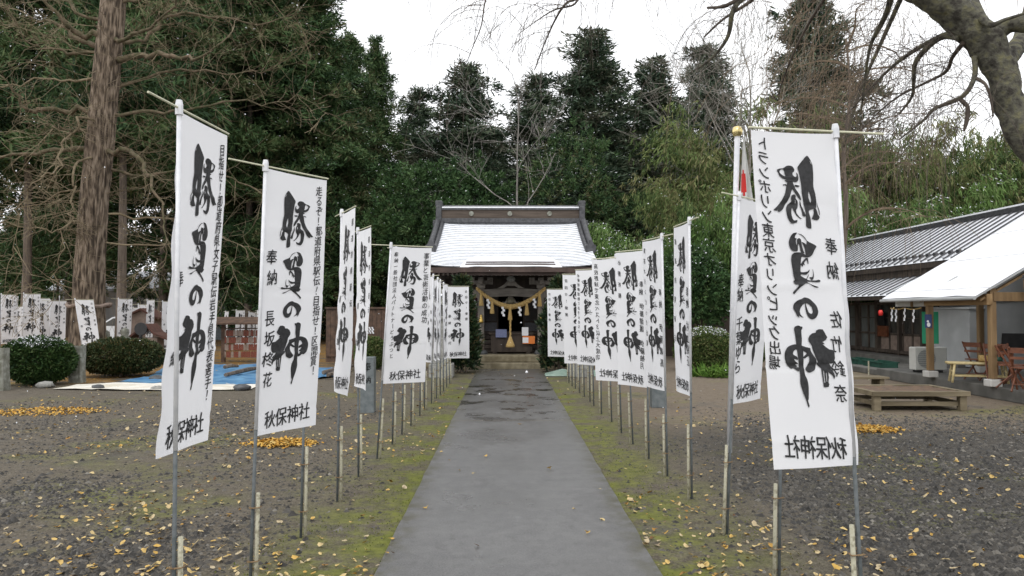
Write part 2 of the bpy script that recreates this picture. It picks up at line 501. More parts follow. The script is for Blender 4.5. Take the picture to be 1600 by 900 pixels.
def asphalt_material():
    m = bpy.data.materials.new('asphalt'); m.use_nodes = True
    n, l = m.node_tree.nodes, m.node_tree.links
    b = n['Principled BSDF']
    geo = n.new('ShaderNodeNewGeometry')
    sep = n.new('ShaderNodeSeparateXYZ'); l.new(geo.outputs['Position'], sep.inputs[0])
    def noise(scale, detail=6, st=(1, 1, 1), rough=.6):
        mp = n.new('ShaderNodeMapping'); mp.inputs['Scale'].default_value = st
        l.new(geo.outputs['Position'], mp.inputs['Vector'])
        t = n.new('ShaderNodeTexNoise'); t.inputs['Scale'].default_value = scale
        t.inputs['Detail'].default_value = detail; t.inputs['Roughness'].default_value = rough
        l.new(mp.outputs[0], t.inputs['Vector']); return t.outputs['Fac']
    def ramp(f, stops):
        r = n.new('ShaderNodeValToRGB')
        e = r.color_ramp.elements
        e[0].position, e[0].color = stops[0][0], (*stops[0][1], 1)
        e[1].position, e[1].color = stops[-1][0], (*stops[-1][1], 1)
        for p, c in stops[1:-1]:
            q = e.new(p); q.color = (*c, 1)
        l.new(f, r.inputs[0]); return r.outputs[0]
    def mr(s, a, bb, lo=0., hi=1.):
        q = n.new('ShaderNodeMapRange'); q.interpolation_type = 'SMOOTHSTEP'
        for k, val in (('From Min', a), ('From Max', bb), ('To Min', lo), ('To Max', hi)): q.inputs[k].default_value = val
        l.new(s, q.inputs['Value']); return q.outputs[0]
    def mul(a, bb):
        q = n.new('ShaderNodeMath'); q.operation = 'MULTIPLY'
        l.new(a, q.inputs[0])
        if isinstance(bb, float): q.inputs[1].default_value = bb
        else: l.new(bb, q.inputs[1])
        return q.outputs[0]
    def mix(f, a, bb):
        q = n.new('ShaderNodeMix'); q.data_type = 'RGBA'; l.new(f, q.inputs[0])
        for i, s in ((6, a), (7, bb)):
            if isinstance(s, tuple): q.inputs[i].default_value = (*s, 1)
            else: l.new(s, q.inputs[i])
        return q.outputs[2]
    grit = noise(75, 5, rough=.85)
    base = ramp(noise(1.1, 7), [(.3, (.074, .073, .074)), (.5, (.098, .097, .098)), (.72, (.122, .121, .120))])
    c = mix(mr(grit, .46, .66, 0, .75), base, (.23, .225, .215))
    c = mix(mr(grit, .50, .34, 0, .7), c, (.040, .040, .040))
    c = mix(mr(noise(22, 6, rough=.75), .56, .70, 0, .45), c, (.055, .053, .050))
    c = mix(mr(noise(7, 7, rough=.8), .40, .66, 0, .60), c, (.165, .163, .158))
    c = mix(mr(noise(13, 6, (1, .6, 1), rough=.7), .55, .70, 0, .55), c, (.058, .056, .053))
    c = mix(mr(noise(.55, 4), .52, .68, 0, .45), c, (.070, .068, .066))
    seam = mul(mr(sep.outputs[1], 12.14, 12.17), mr(sep.outputs[1], 12.24, 12.20))
    c = mix(mul(seam, .7), c, (.16, .13, .08))
    # wet streaks where water stands in the far half
    far = mul(mr(sep.outputs[1], 11, 14), mr(sep.outputs[1], 23, 18))
    streak = mul(mr(noise(1.7, 6, (.8, .75, 1)), .53, .60), far)
    c = mix(mul(streak, .9), c, (.028, .026, .024))
    wet = mr(sep.outputs[1], 8.0, 13.0, 0, .35)
    c = mix(wet, c, (.075, .070, .064))
    # mossy grime along the edges, pale worn spots
    edge = n.new('ShaderNodeMath'); edge.operation = 'ABSOLUTE'
    sb = n.new('ShaderNodeMath'); sb.operation = 'SUBTRACT'; sb.inputs[1].default_value = .075
    l.new(sep.outputs[0], sb.inputs[0]); l.new(sb.outputs[0], edge.inputs[0])
    c = mix(mul(mr(edge.outputs[0], .72, .95), mr(noise(5, 5), .38, .66)), c, (.072, .068, .042))
    pale = mul(mr(noise(2.4, 3, (1, .5, 1)), .66, .74), .35)
    c = mix(pale, c, (.26, .26, .27))
    l.new(c, b.inputs['Base Color'])
    rg = mr(noise(.8, 5), .35, .7, .27, .50)
    q = n.new('ShaderNodeMix'); l.new(streak, q.inputs[0]); l.new(rg, q.inputs[2]); q.inputs[3].default_value = .12
    l.new(q.outputs[0], b.inputs['Roughness'])
    bp = n.new('ShaderNodeBump'); bp.inputs['Strength'].default_value = .35; bp.inputs['Distance'].default_value = .006
    l.new(grit, bp.inputs['Height']); l.new(bp.outputs[0], b.inputs['Normal'])
    MATS['asphalt'] = m
ground_material(); asphalt_material()

mb = MB()
mb.add([(-700, -60, 0), (700, -60, 0), (700, 1100, 0), (-700, 1100, 0)], [(0, 1, 2, 3)])
tag(mb.build('ground', 'ground_soil'), 'bare damp soil yard with moss and patches of gravel', None, kind='structure')

random.seed(5)
mb = MB()
ys = [-5 + i * .25 for i in range(112)]
L_, R_ = [], []
for y in ys:
    L_.append((-.872 + .010 * mnoise.noise(Vector((y * 1.7, 3, 0))) + .013 * mnoise.noise(Vector((y * 6, 8, 0))), y, .014))
    R_.append((1.022 + .010 * mnoise.noise(Vector((y * 1.7, 9, 0))) + .013 * mnoise.noise(Vector((y * 6, 1, 0))), y, .014))
vs = L_ + R_ + [(x - .02, y, -.02) for x, y, z in L_] + [(x + .02, y, -.02) for x, y, z in R_]
k = len(ys)
for i in range(k - 1):
    mb_f = [(i, k + i, k + i + 1, i + 1), (2 * k + i, i, i + 1, 2 * k + i + 1), (k + i, 3 * k + i, 3 * k + i + 1, k + i + 1)]
    for f in mb_f: mb.face(f)
mb.v = vs
tag(mb.build('path', 'asphalt'), 'grey asphalt path running straight to the shrine', None, kind='structure')

# gravel, moss and fallen leaves lying on the ground (nobody could count them)
rng = np.random.default_rng(11)
def lerpnoise(P, s, seed):
    return np.array([mnoise.noise(Vector((x * s + seed, y * s - seed, seed * 1.3))) for x, y in P])
def sample_view(n, ymin, ymax, power=1.0, xlim=None):
    """points on the ground, denser towards the camera"""
    y = ymin * (ymax / ymin) ** (rng.uniform(0, 1, n) ** power)
    x = rng.uniform(-.74, .74, n) * (y + .6)
    if xlim: x = rng.uniform(xlim[0], xlim[1], n)
    return np.stack([x, y], 1)
def stones(P, size, tone):
    n = len(P)
    base = np.array([[1, 0, 0], [.3, .9, 0], [-.7, .6, 0], [-.8, -.5, 0], [.2, -1, 0], [.1, .1, .75], [-.2, -.1, .62]])
    V = base[None] * (1 + rng.normal(size=(n, 7, 3)) * .22)
    ang = rng.uniform(0, 6.28, n); ca, sa = np.cos(ang), np.sin(ang)
    V = V * (size[:, None, None] * np.stack([np.ones(n), rng.uniform(.5, 1, n), rng.uniform(.5, 1.0, n)], 1)[:, None])
    X = V[..., 0] * ca[:, None] - V[..., 1] * sa[:, None]; Yv = V[..., 0] * sa[:, None] + V[..., 1] * ca[:, None]
    V = np.stack([X + P[:, :1], Yv + P[:, 1:2], V[..., 2] - size[:, None] * .05], -1).reshape(-1, 3)
    F = np.array([[0, 1, 5], [1, 2, 5], [2, 6, 5], [2, 3, 6], [3, 4, 6], [4, 5, 6], [4, 0, 5]])
    F = (F[None] + (np.arange(n) * 7)[:, None, None]).reshape(-1, 3)
    return V, F, np.repeat(tone, 7)
P = sample_view(230000, 2.6, 15.5)
dxp = np.abs(P[:, 0] - .075)
nz = lerpnoise(P, .55, 3.0)
dens = np.where(P[:, 0] > 0, np.clip((P[:, 0] - 2.3 + nz * 1.3) / 1.0, .05, 1.0) * np.clip((13.6 + nz * 2 - P[:, 1]) / 1.5, .03, 1),
                np.clip(.26 + nz * 1.0, .03, .85) * np.clip((-P[:, 0] - 1.3) / 1.2, .06, 1))
keep = (rng.uniform(size=len(P)) < dens) & (dxp > 1.02)
P = P[keep]
sz = rng.lognormal(-4.22, .48, len(P)); sz = np.clip(sz, .007, .050)
V, F, t = stones(P, sz, np.clip(rng.beta(1.3, 2.2, len(P)), 0, 1))
g = link_mesh('gravel', np_mesh('gravel', V, F, 'gravel', tone=t))
tag(g, 'dark loose gravel strewn over the yard on both sides of the path', None, kind='stuff')

def flat_leaves(P, size, tone, zlo=.004, zhi=.03, seed=0):
    """small fan shaped fallen leaves, each a bent fan of six triangles with a little stalk"""
    n = len(P)
    a = np.radians([-58, -30, -6, 6, 30, 58])
    rad = np.array([.80, 1.0, .94, .94, 1.0, .82])
    fan = np.stack([np.sin(a) * rad, np.cos(a) * rad, np.zeros(6)], 1)
    base = np.concatenate([[[0, -.02, 0]], fan, [[.03, -.75, 0]]], 0)
    V = np.repeat(base[None], n, 0)
    cur = rng.normal(size=(n, 2)) * .28
    V[..., 2] += cur[:, :1] * V[..., 0] ** 2 + cur[:, 1:] * (V[..., 1] ** 2) + rng.normal(size=(n, 8)) * .05
    til = rng.normal(size=(n, 2)) * .28
    V[..., 2] += til[:, :1] * V[..., 0] + til[:, 1:] * V[..., 1]
    V *= size[:, None, None]
    ang = rng.uniform(0, 6.28, n); ca, sa = np.cos(ang)[:, None], np.sin(ang)[:, None]
    X = V[..., 0] * ca - V[..., 1] * sa; Yv = V[..., 0] * sa + V[..., 1] * ca
    zz = V[..., 2]; zz = zz - zz.min(1, keepdims=True) + rng.uniform(zlo, zhi, (n, 1)) * size[:, None] * 12
    if P.shape[1] == 3: zz = zz + P[:, 2:3]
    V = np.stack([X + P[:, :1], Yv + P[:, 1:2], zz], -1).reshape(-1, 3)
    F = np.array([[0, 1, 2], [0, 2, 3], [0, 3, 4], [0, 4, 5], [0, 5, 6], [0, 3, 7]])
    F = (F[None] + (np.arange(n) * 8)[:, None, None]).reshape(-1, 3)
    return V, F, np.repeat(tone, 6)
P = sample_view(15000, 2.6, 27)
nz = lerpnoise(P, .45, 7.0); dxp = np.abs(P[:, 0] - .075)
dens = np.where(P[:, 0] < -.85, np.clip(.26 + nz * 1.25 + .25 * (P[:, 1] > 9), .05, 1), np.where(P[:, 0] > 1.02, np.clip(.20 + nz * .8, .05, .8), .012))
dens = dens * np.where((P[:, 0] > 1.5) & (P[:, 1] > 12.5), .16, 1) * np.where((P[:, 0] < -7) & (P[:, 1] > 17), 2.2, 1)
P = P[rng.uniform(size=len(P)) < dens]
dpath = np.abs(P[:, 0] - .075) < .96
sz = np.clip(rng.lognormal(-3.62, .28, len(P)), .015, .042)
tn = np.where(rng.uniform(size=len(P)) < .62, rng.uniform(.32, .82, len(P)), rng.uniform(0, 1, len(P)))
P3 = np.concatenate([P, np.where(dpath, .016, .004)[:, None]], 1)
V, F, t = flat_leaves(P3, sz, tn)
tag(link_mesh('fallen_leaves', np_mesh('fallen_leaves', V, F, 'ground_leaf', tone=t)), 'yellow and tan fallen leaves scattered over the yard', None, kind='stuff')

# moss tufts beside the path
P = sample_view(60000, 2.9, 17)
dxp = np.abs(P[:, 0] - .075); nz = lerpnoise(P, 1.3, 5.0)
keep = (dxp > .93) & (rng.uniform(size=len(P)) < np.clip((nz + .38) * 1.7, 0, 1) * np.clip((2.35 - dxp) / .9, 0, 1))
P = P[keep]
C = np.concatenate([P, np.full((len(P), 1), .001)], 1)
D = np.tile([0, 0, 1.0], (len(P), 1)) + rng.normal(size=C.shape) * .55
D[:, 2] = np.abs(D[:, 2])
V, F, N = blades(rng, C, D, rng.uniform(.006, .018, len(P)), rng.uniform(.006, .012, len(P)))
tag(link_mesh('moss', np_mesh('moss', V, F, 'moss_leaf', tone=rng.uniform(0, 1, len(P)))), 'yellow green moss fringing both edges of the path', None, kind='stuff')

def leaf_pile(c, rx, ry, h, n, label):
    a = rng.uniform(0, 6.28, n); q = np.sqrt(rng.uniform(0, 1, n)) * np.where(rng.uniform(size=n) < .2, 1.35, 1)
    P = np.stack([c.x + np.cos(a) * q * rx, c.y + np.sin(a) * q * ry, np.clip(1 - q ** 2, 0, 1) * h * rng.uniform(.5, 1, n)], 1)
    V, F, t = flat_leaves(P, rng.uniform(.022, .040, n), rng.uniform(0, 1, n), .004, .02)
    tag(link_mesh('leaf_pile', np_mesh('leaf_pile', V, F, 'pile_leaf', tone=t)), label, 'leaf pile', 'swept piles of yellow leaves')
leaf_pile(gnd(442, 694), .42, .26, .05, 800, 'swept heap of yellow ginkgo leaves behind the second banner left of the path')
leaf_pile(gnd(78, 644), .85, .50,   .03, 650, 'low swept heap of yellow leaves on the far left soil before the white tarp')
leaf_pile(gnd(1356, 672), .42, .30, .05, 700, 'swept heap of yellow leaves between the large right banner and the wooden platform')
leaf_pile(gnd(262, 556), 1.6, 1.2, .10, 1600, 'broad drift of orange yellow leaves under the notice stand')

def part(b, name, mats, root, under=None, smooth=False, bevel=0.0, label=None):
    """mesh built in world coordinates -> part of root (or sub-part of one of its parts)"""
    L = root.location
    b.v = [(p[0] - L.x, p[1] - L.y, p[2] - L.z) for p in b.v]
    o = b.build(name, mats, under or root, smooth, bevel)
    if label: o['label'] = label
    return o

# ================================================================== SHRINE HALL
SX = .125
sh = thing('shrine_hall', 'old dark timber shrine hall with snow dusted slate roof at the end of the path', 'shrine', (SX, 23.0, 0))
# stone foundation and steps
b = MB()
b.box2((SX - 3.0, 23.35, 0), (SX + 3.0, 32, .40))
part(b, 'foundation', 'step_stone', sh, bevel=.02)
for z0, z1, y0, hw in ((0, .20, 22.75, 1.45), (.20, .40, 23.05, 1.40)):
    b = MB(); b.box2((SX - hw, y0, z0), (SX + hw, 23.348, z1 - .004))
    part(b, 'stone_step', 'step_stone', sh, bevel=.025)
PX = (-.80, 1.05)
for x in PX:
    b = MB(); b.box((x, 23.75, 1.42), (.20, .20, 2.03))
    p = part(b, 'pillar', 'grey_wood', sh, bevel=.012)
    b = MB(); b.lathe([(.21, 0), (.21, .06), (.17, .11), (.165, .13)], (x, 23.75, .395), 12)
    part(b, 'pillar_base', 'dark_stone', sh, p)
    b = MB(); b.box((x, 23.75, .62), (.215, .215, .24)); part(b, 'metal_shoe', 'dark_wood', sh, p)
    # bracket block and arms on top of the pillar
    b = MB()
    b.box((x, 23.75, 2.50), (.26, .26, .12)); b.box((x, 23.75, 2.61), (.72, .14, .12))
    for dx in (-.28, 0, .28): b.box((x + dx, 23.75, 2.72), (.17, .17, .10))
    b.box((x, 23.60, 2.61), (.13, .62, .11))
    part(b, 'bracket', 'grey_wood', sh, p, bevel=.01)
    s = -1 if x < 0 else 1
    b = MB(); b.prism([(0, 0), (.16, .02), (.30, .10), (.36, .20), (.30, .25), (.18, .21), (.10, .25), (0, .26)] if s > 0 else [(0, 0), (0, .26), (-.10, .25), (-.18, .21), (-.30, .25), (-.36, .20), (-.30, .10), (-.16, .02)],
                      (x + s * .10, 23.80, 2.14), (1, 0, 0), (0, 0, 1), .10)
    part(b, 'beam_nose', 'grey_wood', sh, p, bevel=.01)
b = MB()
pts = []
for i in range(17):
    t = i / 16; x = PX[0] + .10 + (PX[1] - PX[0] - .2) * t
    arch = .055 * math.sin(math.pi * t)
    pts.append((x, arch))
poly = [(x, 2.13 + a) for x, a in pts] + [(x, 2.40 + a * .6) for x, a in pts[::-1]]
b.prism(poly, (0, 23.84, 0), (1, 0, 0), (0, 0, 1), .18)
part(b, 'rainbow_beam', 'beam_wood', sh, bevel=.012)
# carved strut and the oval plaque above the beam
b = MB()
b.prism([(-.42, 0), (-.34, .03), (-.20, .12), (-.10, .24), (.10, .24), (.20, .12), (.34, .03), (.42, 0), (.22, 0), (.12, .07), (-.12, .07), (-.22, 0)], (SX, 23.80, 2.44), (1, 0, 0), (0, 0, 1), .1)
st = part(b, 'carved_strut', 'grey_wood', sh)
b = MB()
b.add([(SX + .135 * math.cos(a * .3927), 23.64 + dy, 2.72 + .085 * math.sin(a * .3927)) for dy in (0, .05) for a in range(16)],
      [tuple(range(16)), tuple(range(31, 15, -1))] + [(i, 16 + i, 16 + (i + 1) % 16, (i + 1) % 16) for i in range(16)])
part(b, 'oval_plaque', 'stone', sh, st)
# hall walls with an open black doorway between lattice doors
b = MB()
b.box2((SX - 2.35, 25.2, .4), (SX - .92, 25.32, 3.2)); b.box2((SX + .92, 25.2, .4), (SX + 2.35, 25.32, 3.2))
b.box2((SX - .92, 25.2, 2.32), (SX + .92, 25.32, 3.2)); b.box2((SX - .92, 25.2, .4), (SX + .92, 25.32, .98))
b.box2((SX - 2.35, 25.32, .4), (SX - 2.25, 29.5, 3.2)); b.box2((SX + 2.25, 25.32, .4), (SX + 2.35, 29.5, 3.2))
b.box2((SX - 2.35, 29.5, .4), (SX + 2.35, 29.6, 3.2))
w = part(b, 'hall_wall', 'dark_wood', sh)
for x in (-2.2, -1.02, 1.02, 2.2):
    b = MB(); b.box((SX + x, 25.13, 1.8), (.16, .14, 2.8)); part(b, 'wall_post', 'dark_wood', sh, w, bevel=.008)
for z, h in ((1.02, .10), (2.36, .12), (2.86, .14)):
    b = MB(); b.box((SX, 25.10, z), (4.5, .10, h)); part(b, 'wall_rail', 'dark_wood', sh, w)
b = MB(); b.box2((SX - 2.2, 25.5, .5), (SX + 2.2, 29.3, .9)); b.box2((SX - 1.0, 29.2, .9), (SX + 1.0, 29.3, 3)); part(b, 'shaded_interior', 'interior_shade', sh)  # floor and back sheet coloured near black to stand for the dim interior
for s in (-1, 1):
    b = MB(); cx = SX + s * .66
    b.box((cx, 25.24, 1.67), (.42, .02, 1.20)); d = part(b, 'lattice_door', 'lattice', sh)
    b = MB()
    for q in (-.23, .23): b.box((cx + q, 25.21, 1.67), (.05, .05, 1.28))
    for z in (1.05, 1.38, 2.29): b.box((cx, 25.21, z), (.42, .045, .05))
    part(b, 'door_frame', 'dark_wood', sh, d)
    b = MB()
    for i in range(12): b.box((cx - .19 + i * .0345, 25.225, 1.84), (.009, .016, .88))
    for i in range(24): b.box((cx, 25.223, 1.42 + i * .036), (.40, .012, .008))
    part(b, 'door_lattice', 'dark_wood', sh, d)
# wooden stair and veranda in front of the doors
b = MB()
for i in range(4): b.box2((SX - .86, 24.15 + i * .24, .4 + i * .14), (SX + .86, 25.12, .52 + i * .14))
part(b, 'wooden_stair', 'dark_wood', sh, bevel=.006)
b = MB()
for s in (-1, 1):
    b.box2((SX + s * .9, 24.6, .86), (SX + s * 2.6, 25.1, .94))
    for x in (1.0, 1.7, 2.5): b.box((SX + s * x, 24.68, .62), (.10, .10, .46))
    b.box2((SX + s * 1.02, 24.60, 1.34), (SX + s * 2.6, 24.66, 1.40))
    for x in (1.05, 1.8, 2.5): b.box((SX + s * x, 24.63, 1.13), (.06, .06, .44))
part(b, 'veranda', 'dark_wood', sh)
# purple curtain with white crests either side of the pillars
for s, x0, x1 in ((-1, -2.3, -.93), (1, 1.18, 2.5)):
    b = MB(); nseg = 12
    vs = []
    for j, z in enumerate((2.28, 1.90, 1.52)):
        for i in range(nseg + 1):
            vs.append((x0 + (x1 - x0) * i / nseg, 24.25 + .03 * math.sin(i * 2.1 + j * .6), z))
    b.add(vs, [(j * (nseg + 1) + i, j * (nseg + 1) + i + 1, (j + 1) * (nseg + 1) + i + 1, (j + 1) * (nseg + 1) + i) for j in range(2) for i in range(nseg)])
    cu = part(b, 'crest_curtain', 'purple_cloth', sh)
    b = MB(); cx, cz = (x1 - .24, 1.94) if s < 0 else (x0 + .22, 1.98)
    if s < 0:
        pts = [(cx + .2 * math.cos(a * .2618), 24.19, cz + .2 * math.sin(a * .2618)) for a in range(25)]
        b.tube(pts, .018, 5)
        for a in range(5): b.tube([(cx + .06 * math.cos(a * 1.257), 24.19, cz + .06 * math.sin(a * 1.257)), (cx + .15 * math.cos(a * 1.257 + .5), 24.19, cz + .15 * math.sin(a * 1.257 + .5))], .022, 5)
    else:
        for (px_, pz_) in ((-.10, .11), (.10, .11), (-.13, -.02), (.13, -.02), (0, -.12)):
            b.tube([(cx + px_ + .075 * math.cos(a * .42), 24.19, cz + pz_ + .065 * math.sin(a * .42)) for a in range(-1, 9)], .017, 5)
    part(b, 'white_crest', 'paper', sh, cu)
# --- roof: curved, built of slate courses with snow lying on them
EY, EZ, RY, RZ = 23.75, 3.10, 27.2, 4.86
def roof_pt(t):
    # eave t=0 -> ridge t=1, hollow curve
    return EY + (RY - EY) * t, EZ + (RZ - EZ) * (t * .72 + .28 * t * t)
def half_w(t):
    return 2.70 - .17 * t + .03 * (1 - t) ** 3
b = MB(); NC = 27; NX = 40
for i in range(NC):
    t0, t1 = i / NC, (i + 1) / NC + .004
    y0, z0 = roof_pt(t0); y1, z1 = roof_pt(t1)
    w0, w1 = half_w(t0), half_w(t1)
    h = .020
    for sgn in (1,):
        row = []
        for (y, z, ww) in ((y0, z0 - .012, w0), (y0, z0 + h, w0), (y1, z1 + .002, w1)):
            for k in range(NX + 1):
                x = SX - ww + 2 * ww * k / NX
                up = .10 * abs(2 * k / NX - 1) ** 6
                row.append((x, y + random.uniform(-.004, .004), z + up + random.uniform(-.002, .002)))
        base = len(b.v); b.v.extend(row)
        for k in range(NX):
            a = base + k
            b.cur = 0; b.face((a, a + 1, a + NX + 2, a + NX + 1))
            b.cur = 1; b.face((a + NX + 1, a + NX + 2, a + 2 * NX + 3, a + 2 * NX + 2))
b.cur = 0
# back slope
w1 = half_w(1)
b.add([(SX - w1, RY, RZ), (SX + w1, RY, RZ), (SX + 2.7, RY + 3.6, EZ), (SX - 2.7, RY + 3.6, EZ)], [(0, 1, 2, 3)])

def snowy_slate(name, lo, hi, sc, stretch=(1, 1, 1), snow=(.80, .82, .86), dark=(.035, .036, .04), grade=None):
    m = bpy.data.materials.new(name); m.use_nodes = True
    n, l = m.node_tree.nodes, m.node_tree.links
    bs = n['Principled BSDF']; bs.inputs['Roughness'].default_value = .7
    geo = n.new('ShaderNodeNewGeometry'); mp = n.new('ShaderNodeMapping'); mp.inputs['Scale'].default_value = stretch
    l.new(geo.outputs['Position'], mp.inputs['Vector'])
    t = n.new('ShaderNodeTexNoise'); t.inputs['Scale'].default_value = sc; t.inputs['Detail'].default_value = 9; t.inputs['Roughness'].default_value = .72
    l.new(mp.outputs[0], t.inputs['Vector'])
    t2 = n.new('ShaderNodeTexNoise'); t2.inputs['Scale'].default_value = .55; t2.inputs['Detail'].default_value = 3
    l.new(geo.outputs['Position'], t2.inputs['Vector'])
    ad = n.new('ShaderNodeMath'); ad.operation = 'ADD'
    ml = n.new('ShaderNodeMath'); ml.operation = 'MULTIPLY'; ml.inputs[1].default_value = .55
    l.new(t2.outputs['Fac'], ml.inputs[0]); l.new(t.outputs['Fac'], ad.inputs[0]); l.new(ml.outputs[0], ad.inputs[1])
    r = n.new('ShaderNodeValToRGB')
    r.color_ramp.elements[0].position = lo; r.color_ramp.elements[0].color = (*dark, 1)
    r.color_ramp.elements[1].position = hi; r.color_ramp.elements[1].color = (*snow, 1)
    src = ad.outputs[0]
    if grade:      # snow has slid and gathered towards the eave
        sp_ = n.new('ShaderNodeSeparateXYZ'); l.new(geo.outputs['Position'], sp_.inputs[0])
        mr_ = n.new('ShaderNodeMapRange'); mr_.inputs['From Min'].default_value = grade[0]; mr_.inputs['From Max'].default_value = grade[1]
        mr_.inputs['To Min'].default_value = .22; mr_.inputs['To Max'].default_value = 0
        l.new(sp_.outputs[2], mr_.inputs['Value'])
        a2 = n.new('ShaderNodeMath'); a2.operation = 'ADD'; l.new(src, a2.inputs[0]); l.new(mr_.outputs[0], a2.inputs[1]); src = a2.outputs[0]
    l.new(src, r.inputs[0]); l.new(r.outputs[0], bs.inputs['Base Color'])
    MATS[name] = m
snowy_slate('snow_on_slate', .34, .70, 16, (1, .8, .8), dark=(.15, .155, .165), grade=(3.05, 4.2))
snowy_slate('snow_on_tile', .50, .62, 2.6, (1, 1, 1))
snowy_slate('canopy_snow', .30, .75, 5, (.25, 1.4, 1), dark=(.56, .57, .59), snow=(.84, .85, .88))
snowy_slate('snow_thin', .34, .52, 9, (1, 1, 1), dark=(.13, .13, .14))
rf = part(b, 'roof', ['slate_edge', 'snow_on_slate'], sh)
# underside, fascia and verges
b = MB()
for i in range(8):
    (ya, za), (yb, zb) = roof_pt(i / 8), roof_pt((i + 1) / 8)
    b.add([(SX - 2.62, ya + .03, za - .10), (SX + 2.62, ya + .03, za - .10), (SX + 2.60, yb + .03, zb - .10), (SX - 2.60, yb + .03, zb - .10)], [(0, 1, 2, 3)])
b.add([(SX - 2.45, RY, RZ - .10), (SX + 2.45, RY, RZ - .10), (SX + 2.66, RY + 3.5, EZ - .06), (SX - 2.66, RY + 3.5, EZ - .06)], [(0, 1, 2, 3)])
part(b, 'roof_soffit', 'dark_wood', sh, rf)
b = MB(); b.box((SX, EY + .05, EZ - .10), (5.38, .07, .17)); b.box((SX, EY + .16, EZ - .20), (5.2, .07, .10))
part(b, 'fascia', 'fascia', sh, rf)
b = MB()
for i in range(37): b.box((SX - 2.5 + i * .139, EY + .32, EZ - .20), (.055, .80, .06), M=Matrix.Rotation(.12, 3, 'X'))
part(b, 'rafters', 'dark_wood', sh, rf)
for s in (-1, 1):
    b = MB()
    pts = []
    for i in range(10):
        t = .36 + .64 * i / 9
        y, z = roof_pt(t); pts.append((SX + s * (half_w(t) + .02), y, z + .14 + .06 * (t - .36)))
    b.tube(pts, [.10] + [.105] * 8 + [.11], 8)
    pts2 = [(p[0] - s * .17, p[1], p[2] - .04) for p in pts]
    b.tube(pts2, .075, 7)
    part(b, 'verge_tiles', 'ridge_tile', sh, rf, smooth=True)
    b = MB(); y, z = roof_pt(.36)
    b.prism([(-.16, -.12), (.16, -.12), (.19, .10), (.10, .17), (.05, .30), (-.05, .30), (-.10, .17), (-.19, .10)], (SX + s * (half_w(.36) - .05), y - .03, z + .12), (1, 0, 0), (0, 0, 1), .09)
    part(b, 'verge_end_tile', 'ridge_tile', sh, rf, bevel=.01)
    b = MB()
    b.add([(SX + s * (half_w(i / 9) + .015), roof_pt(i / 9)[0], roof_pt(i / 9)[1] + dz) for dz in (-.20, .06) for i in range(10)], [(i, i + 1, 11 + i, 10 + i) for i in range(9)])
    b.add([(SX + s * 2.69, EY, EZ - .2), (SX + s * 2.5, RY, EZ + .2), (SX + s * 2.5, RY, RZ - .1)], [(0, 1, 2)])
    b.add([(SX + s * 2.3, EY + 1.4, EZ), (SX + s * 2.3, RY + 2.2, EZ), (SX + s * 2.3, RY, RZ - .12)], [(0, 1, 2)])
    part(b, 'gable_board', 'dark_wood', sh, rf)
# ridge
b = MB(); b.box((SX, RY, RZ + .06), (4.95, .42, .16)); part(b, 'ridge_base', 'ridge_tile', sh, rf, bevel=.01)
b = MB(); b.box((SX, RY, RZ + .29), (4.86, .30, .30)); rb = part(b, 'ridge_board', 'ridge_wood', sh, rf)
b = MB(); b.box((SX, RY, RZ + .47), (5.0, .40, .06)); b.tube([(SX - 2.5, RY, RZ + .555), (SX + 2.5, RY, RZ + .555)], .07, 8); part(b, 'ridge_cap', 'ridge_tile', sh, rf)
b = MB(); b.box((SX, RY - .10, RZ + .524), (4.86, .16, .055)); part(b, 'ridge_snow', 'snow', sh, rf, bevel=.02)
for x in (-1.38, -.02, 1.38):
    b = MB(); b.tube([(SX + x, RY - .15, RZ + .31), (SX + x, RY - .19, RZ + .31)], .085, 14)
    part(b, 'ridge_crest', 'brass' if False else 'lichen_stone', sh, rf)
for s in (-1, 1):
    b = MB()
    b.box((SX + s * 2.53, RY, RZ + .27), (.20, .50, .62)); b.box((SX + s * 2.53, RY, RZ + .66), (.25, .40, .22)); b.box((SX + s * 2.60, RY - .05, RZ - .05), (.26, .50, .22))
    part(b, 'ridge_end_tile', 'ridge_tile', sh, rf, bevel=.03)
# porch roof running out over the steps
b = MB(); NXP = 24; NCP = 10
KY, KZ, KW = 22.35, 2.985, 1.50
b2 = []
for j in range(NCP + 1):
    t = j / NCP
    y = KY + (EY + .75 - KY) * t
    z = KZ + .045 + (EZ + .34 - KZ) * (t ** 1.25)
    hw_ = KW + .10 * (1 - t)
    for k in range(NXP + 1):
        xx = -1 + 2 * k / NXP
        b2.append((SX + hw_ * xx, y, z + .012 * mnoise.noise(Vector((xx * 3, y * 2, 0))) - .13 * (max(0, abs(xx) - .62) / .38) ** 2))
b.add(b2, [(j * (NXP + 1) + k, j * (NXP + 1) + k + 1, (j + 1) * (NXP + 1) + k + 1, (j + 1) * (NXP + 1) + k) for j in range(NCP) for k in range(NXP)])
pr = part(b, 'porch_roof', 'snow', sh, smooth=True)
b = MB(); b.box((SX, KY + .05, KZ - .05), (2 * KW + .2, .12, .15)); b.box((SX, KY + .18, KZ - .15), (2 * KW + .06, .10, .12))
part(b, 'porch_fascia', 'fascia', sh, pr, bevel=.01)
b = MB(); b.add([(SX - KW, KY + .1, KZ - .08), (SX + KW, KY + .1, KZ - .08), (SX + KW, 24.4, EZ + .1), (SX - KW, 24.4, EZ + .1)], [(0, 1, 2, 3)]); part(b, 'porch_soffit', 'dark_wood', sh, pr)
b = MB()
for i in range(24): b.box((SX - 1.44 + i * .1252, KY + .55, KZ - .155), (.05, .72, .055), M=Matrix.Rotation(.10, 3, 'X'))
part(b, 'porch_rafters', 'dark_wood', sh, pr)
b = MB()
for i in range(24): b.box((SX - 1.44 + i * .1252, KY + .185, KZ - .196), (.042, .02, .045))
part(b, 'rafter_ends', 'stone', sh, pr)
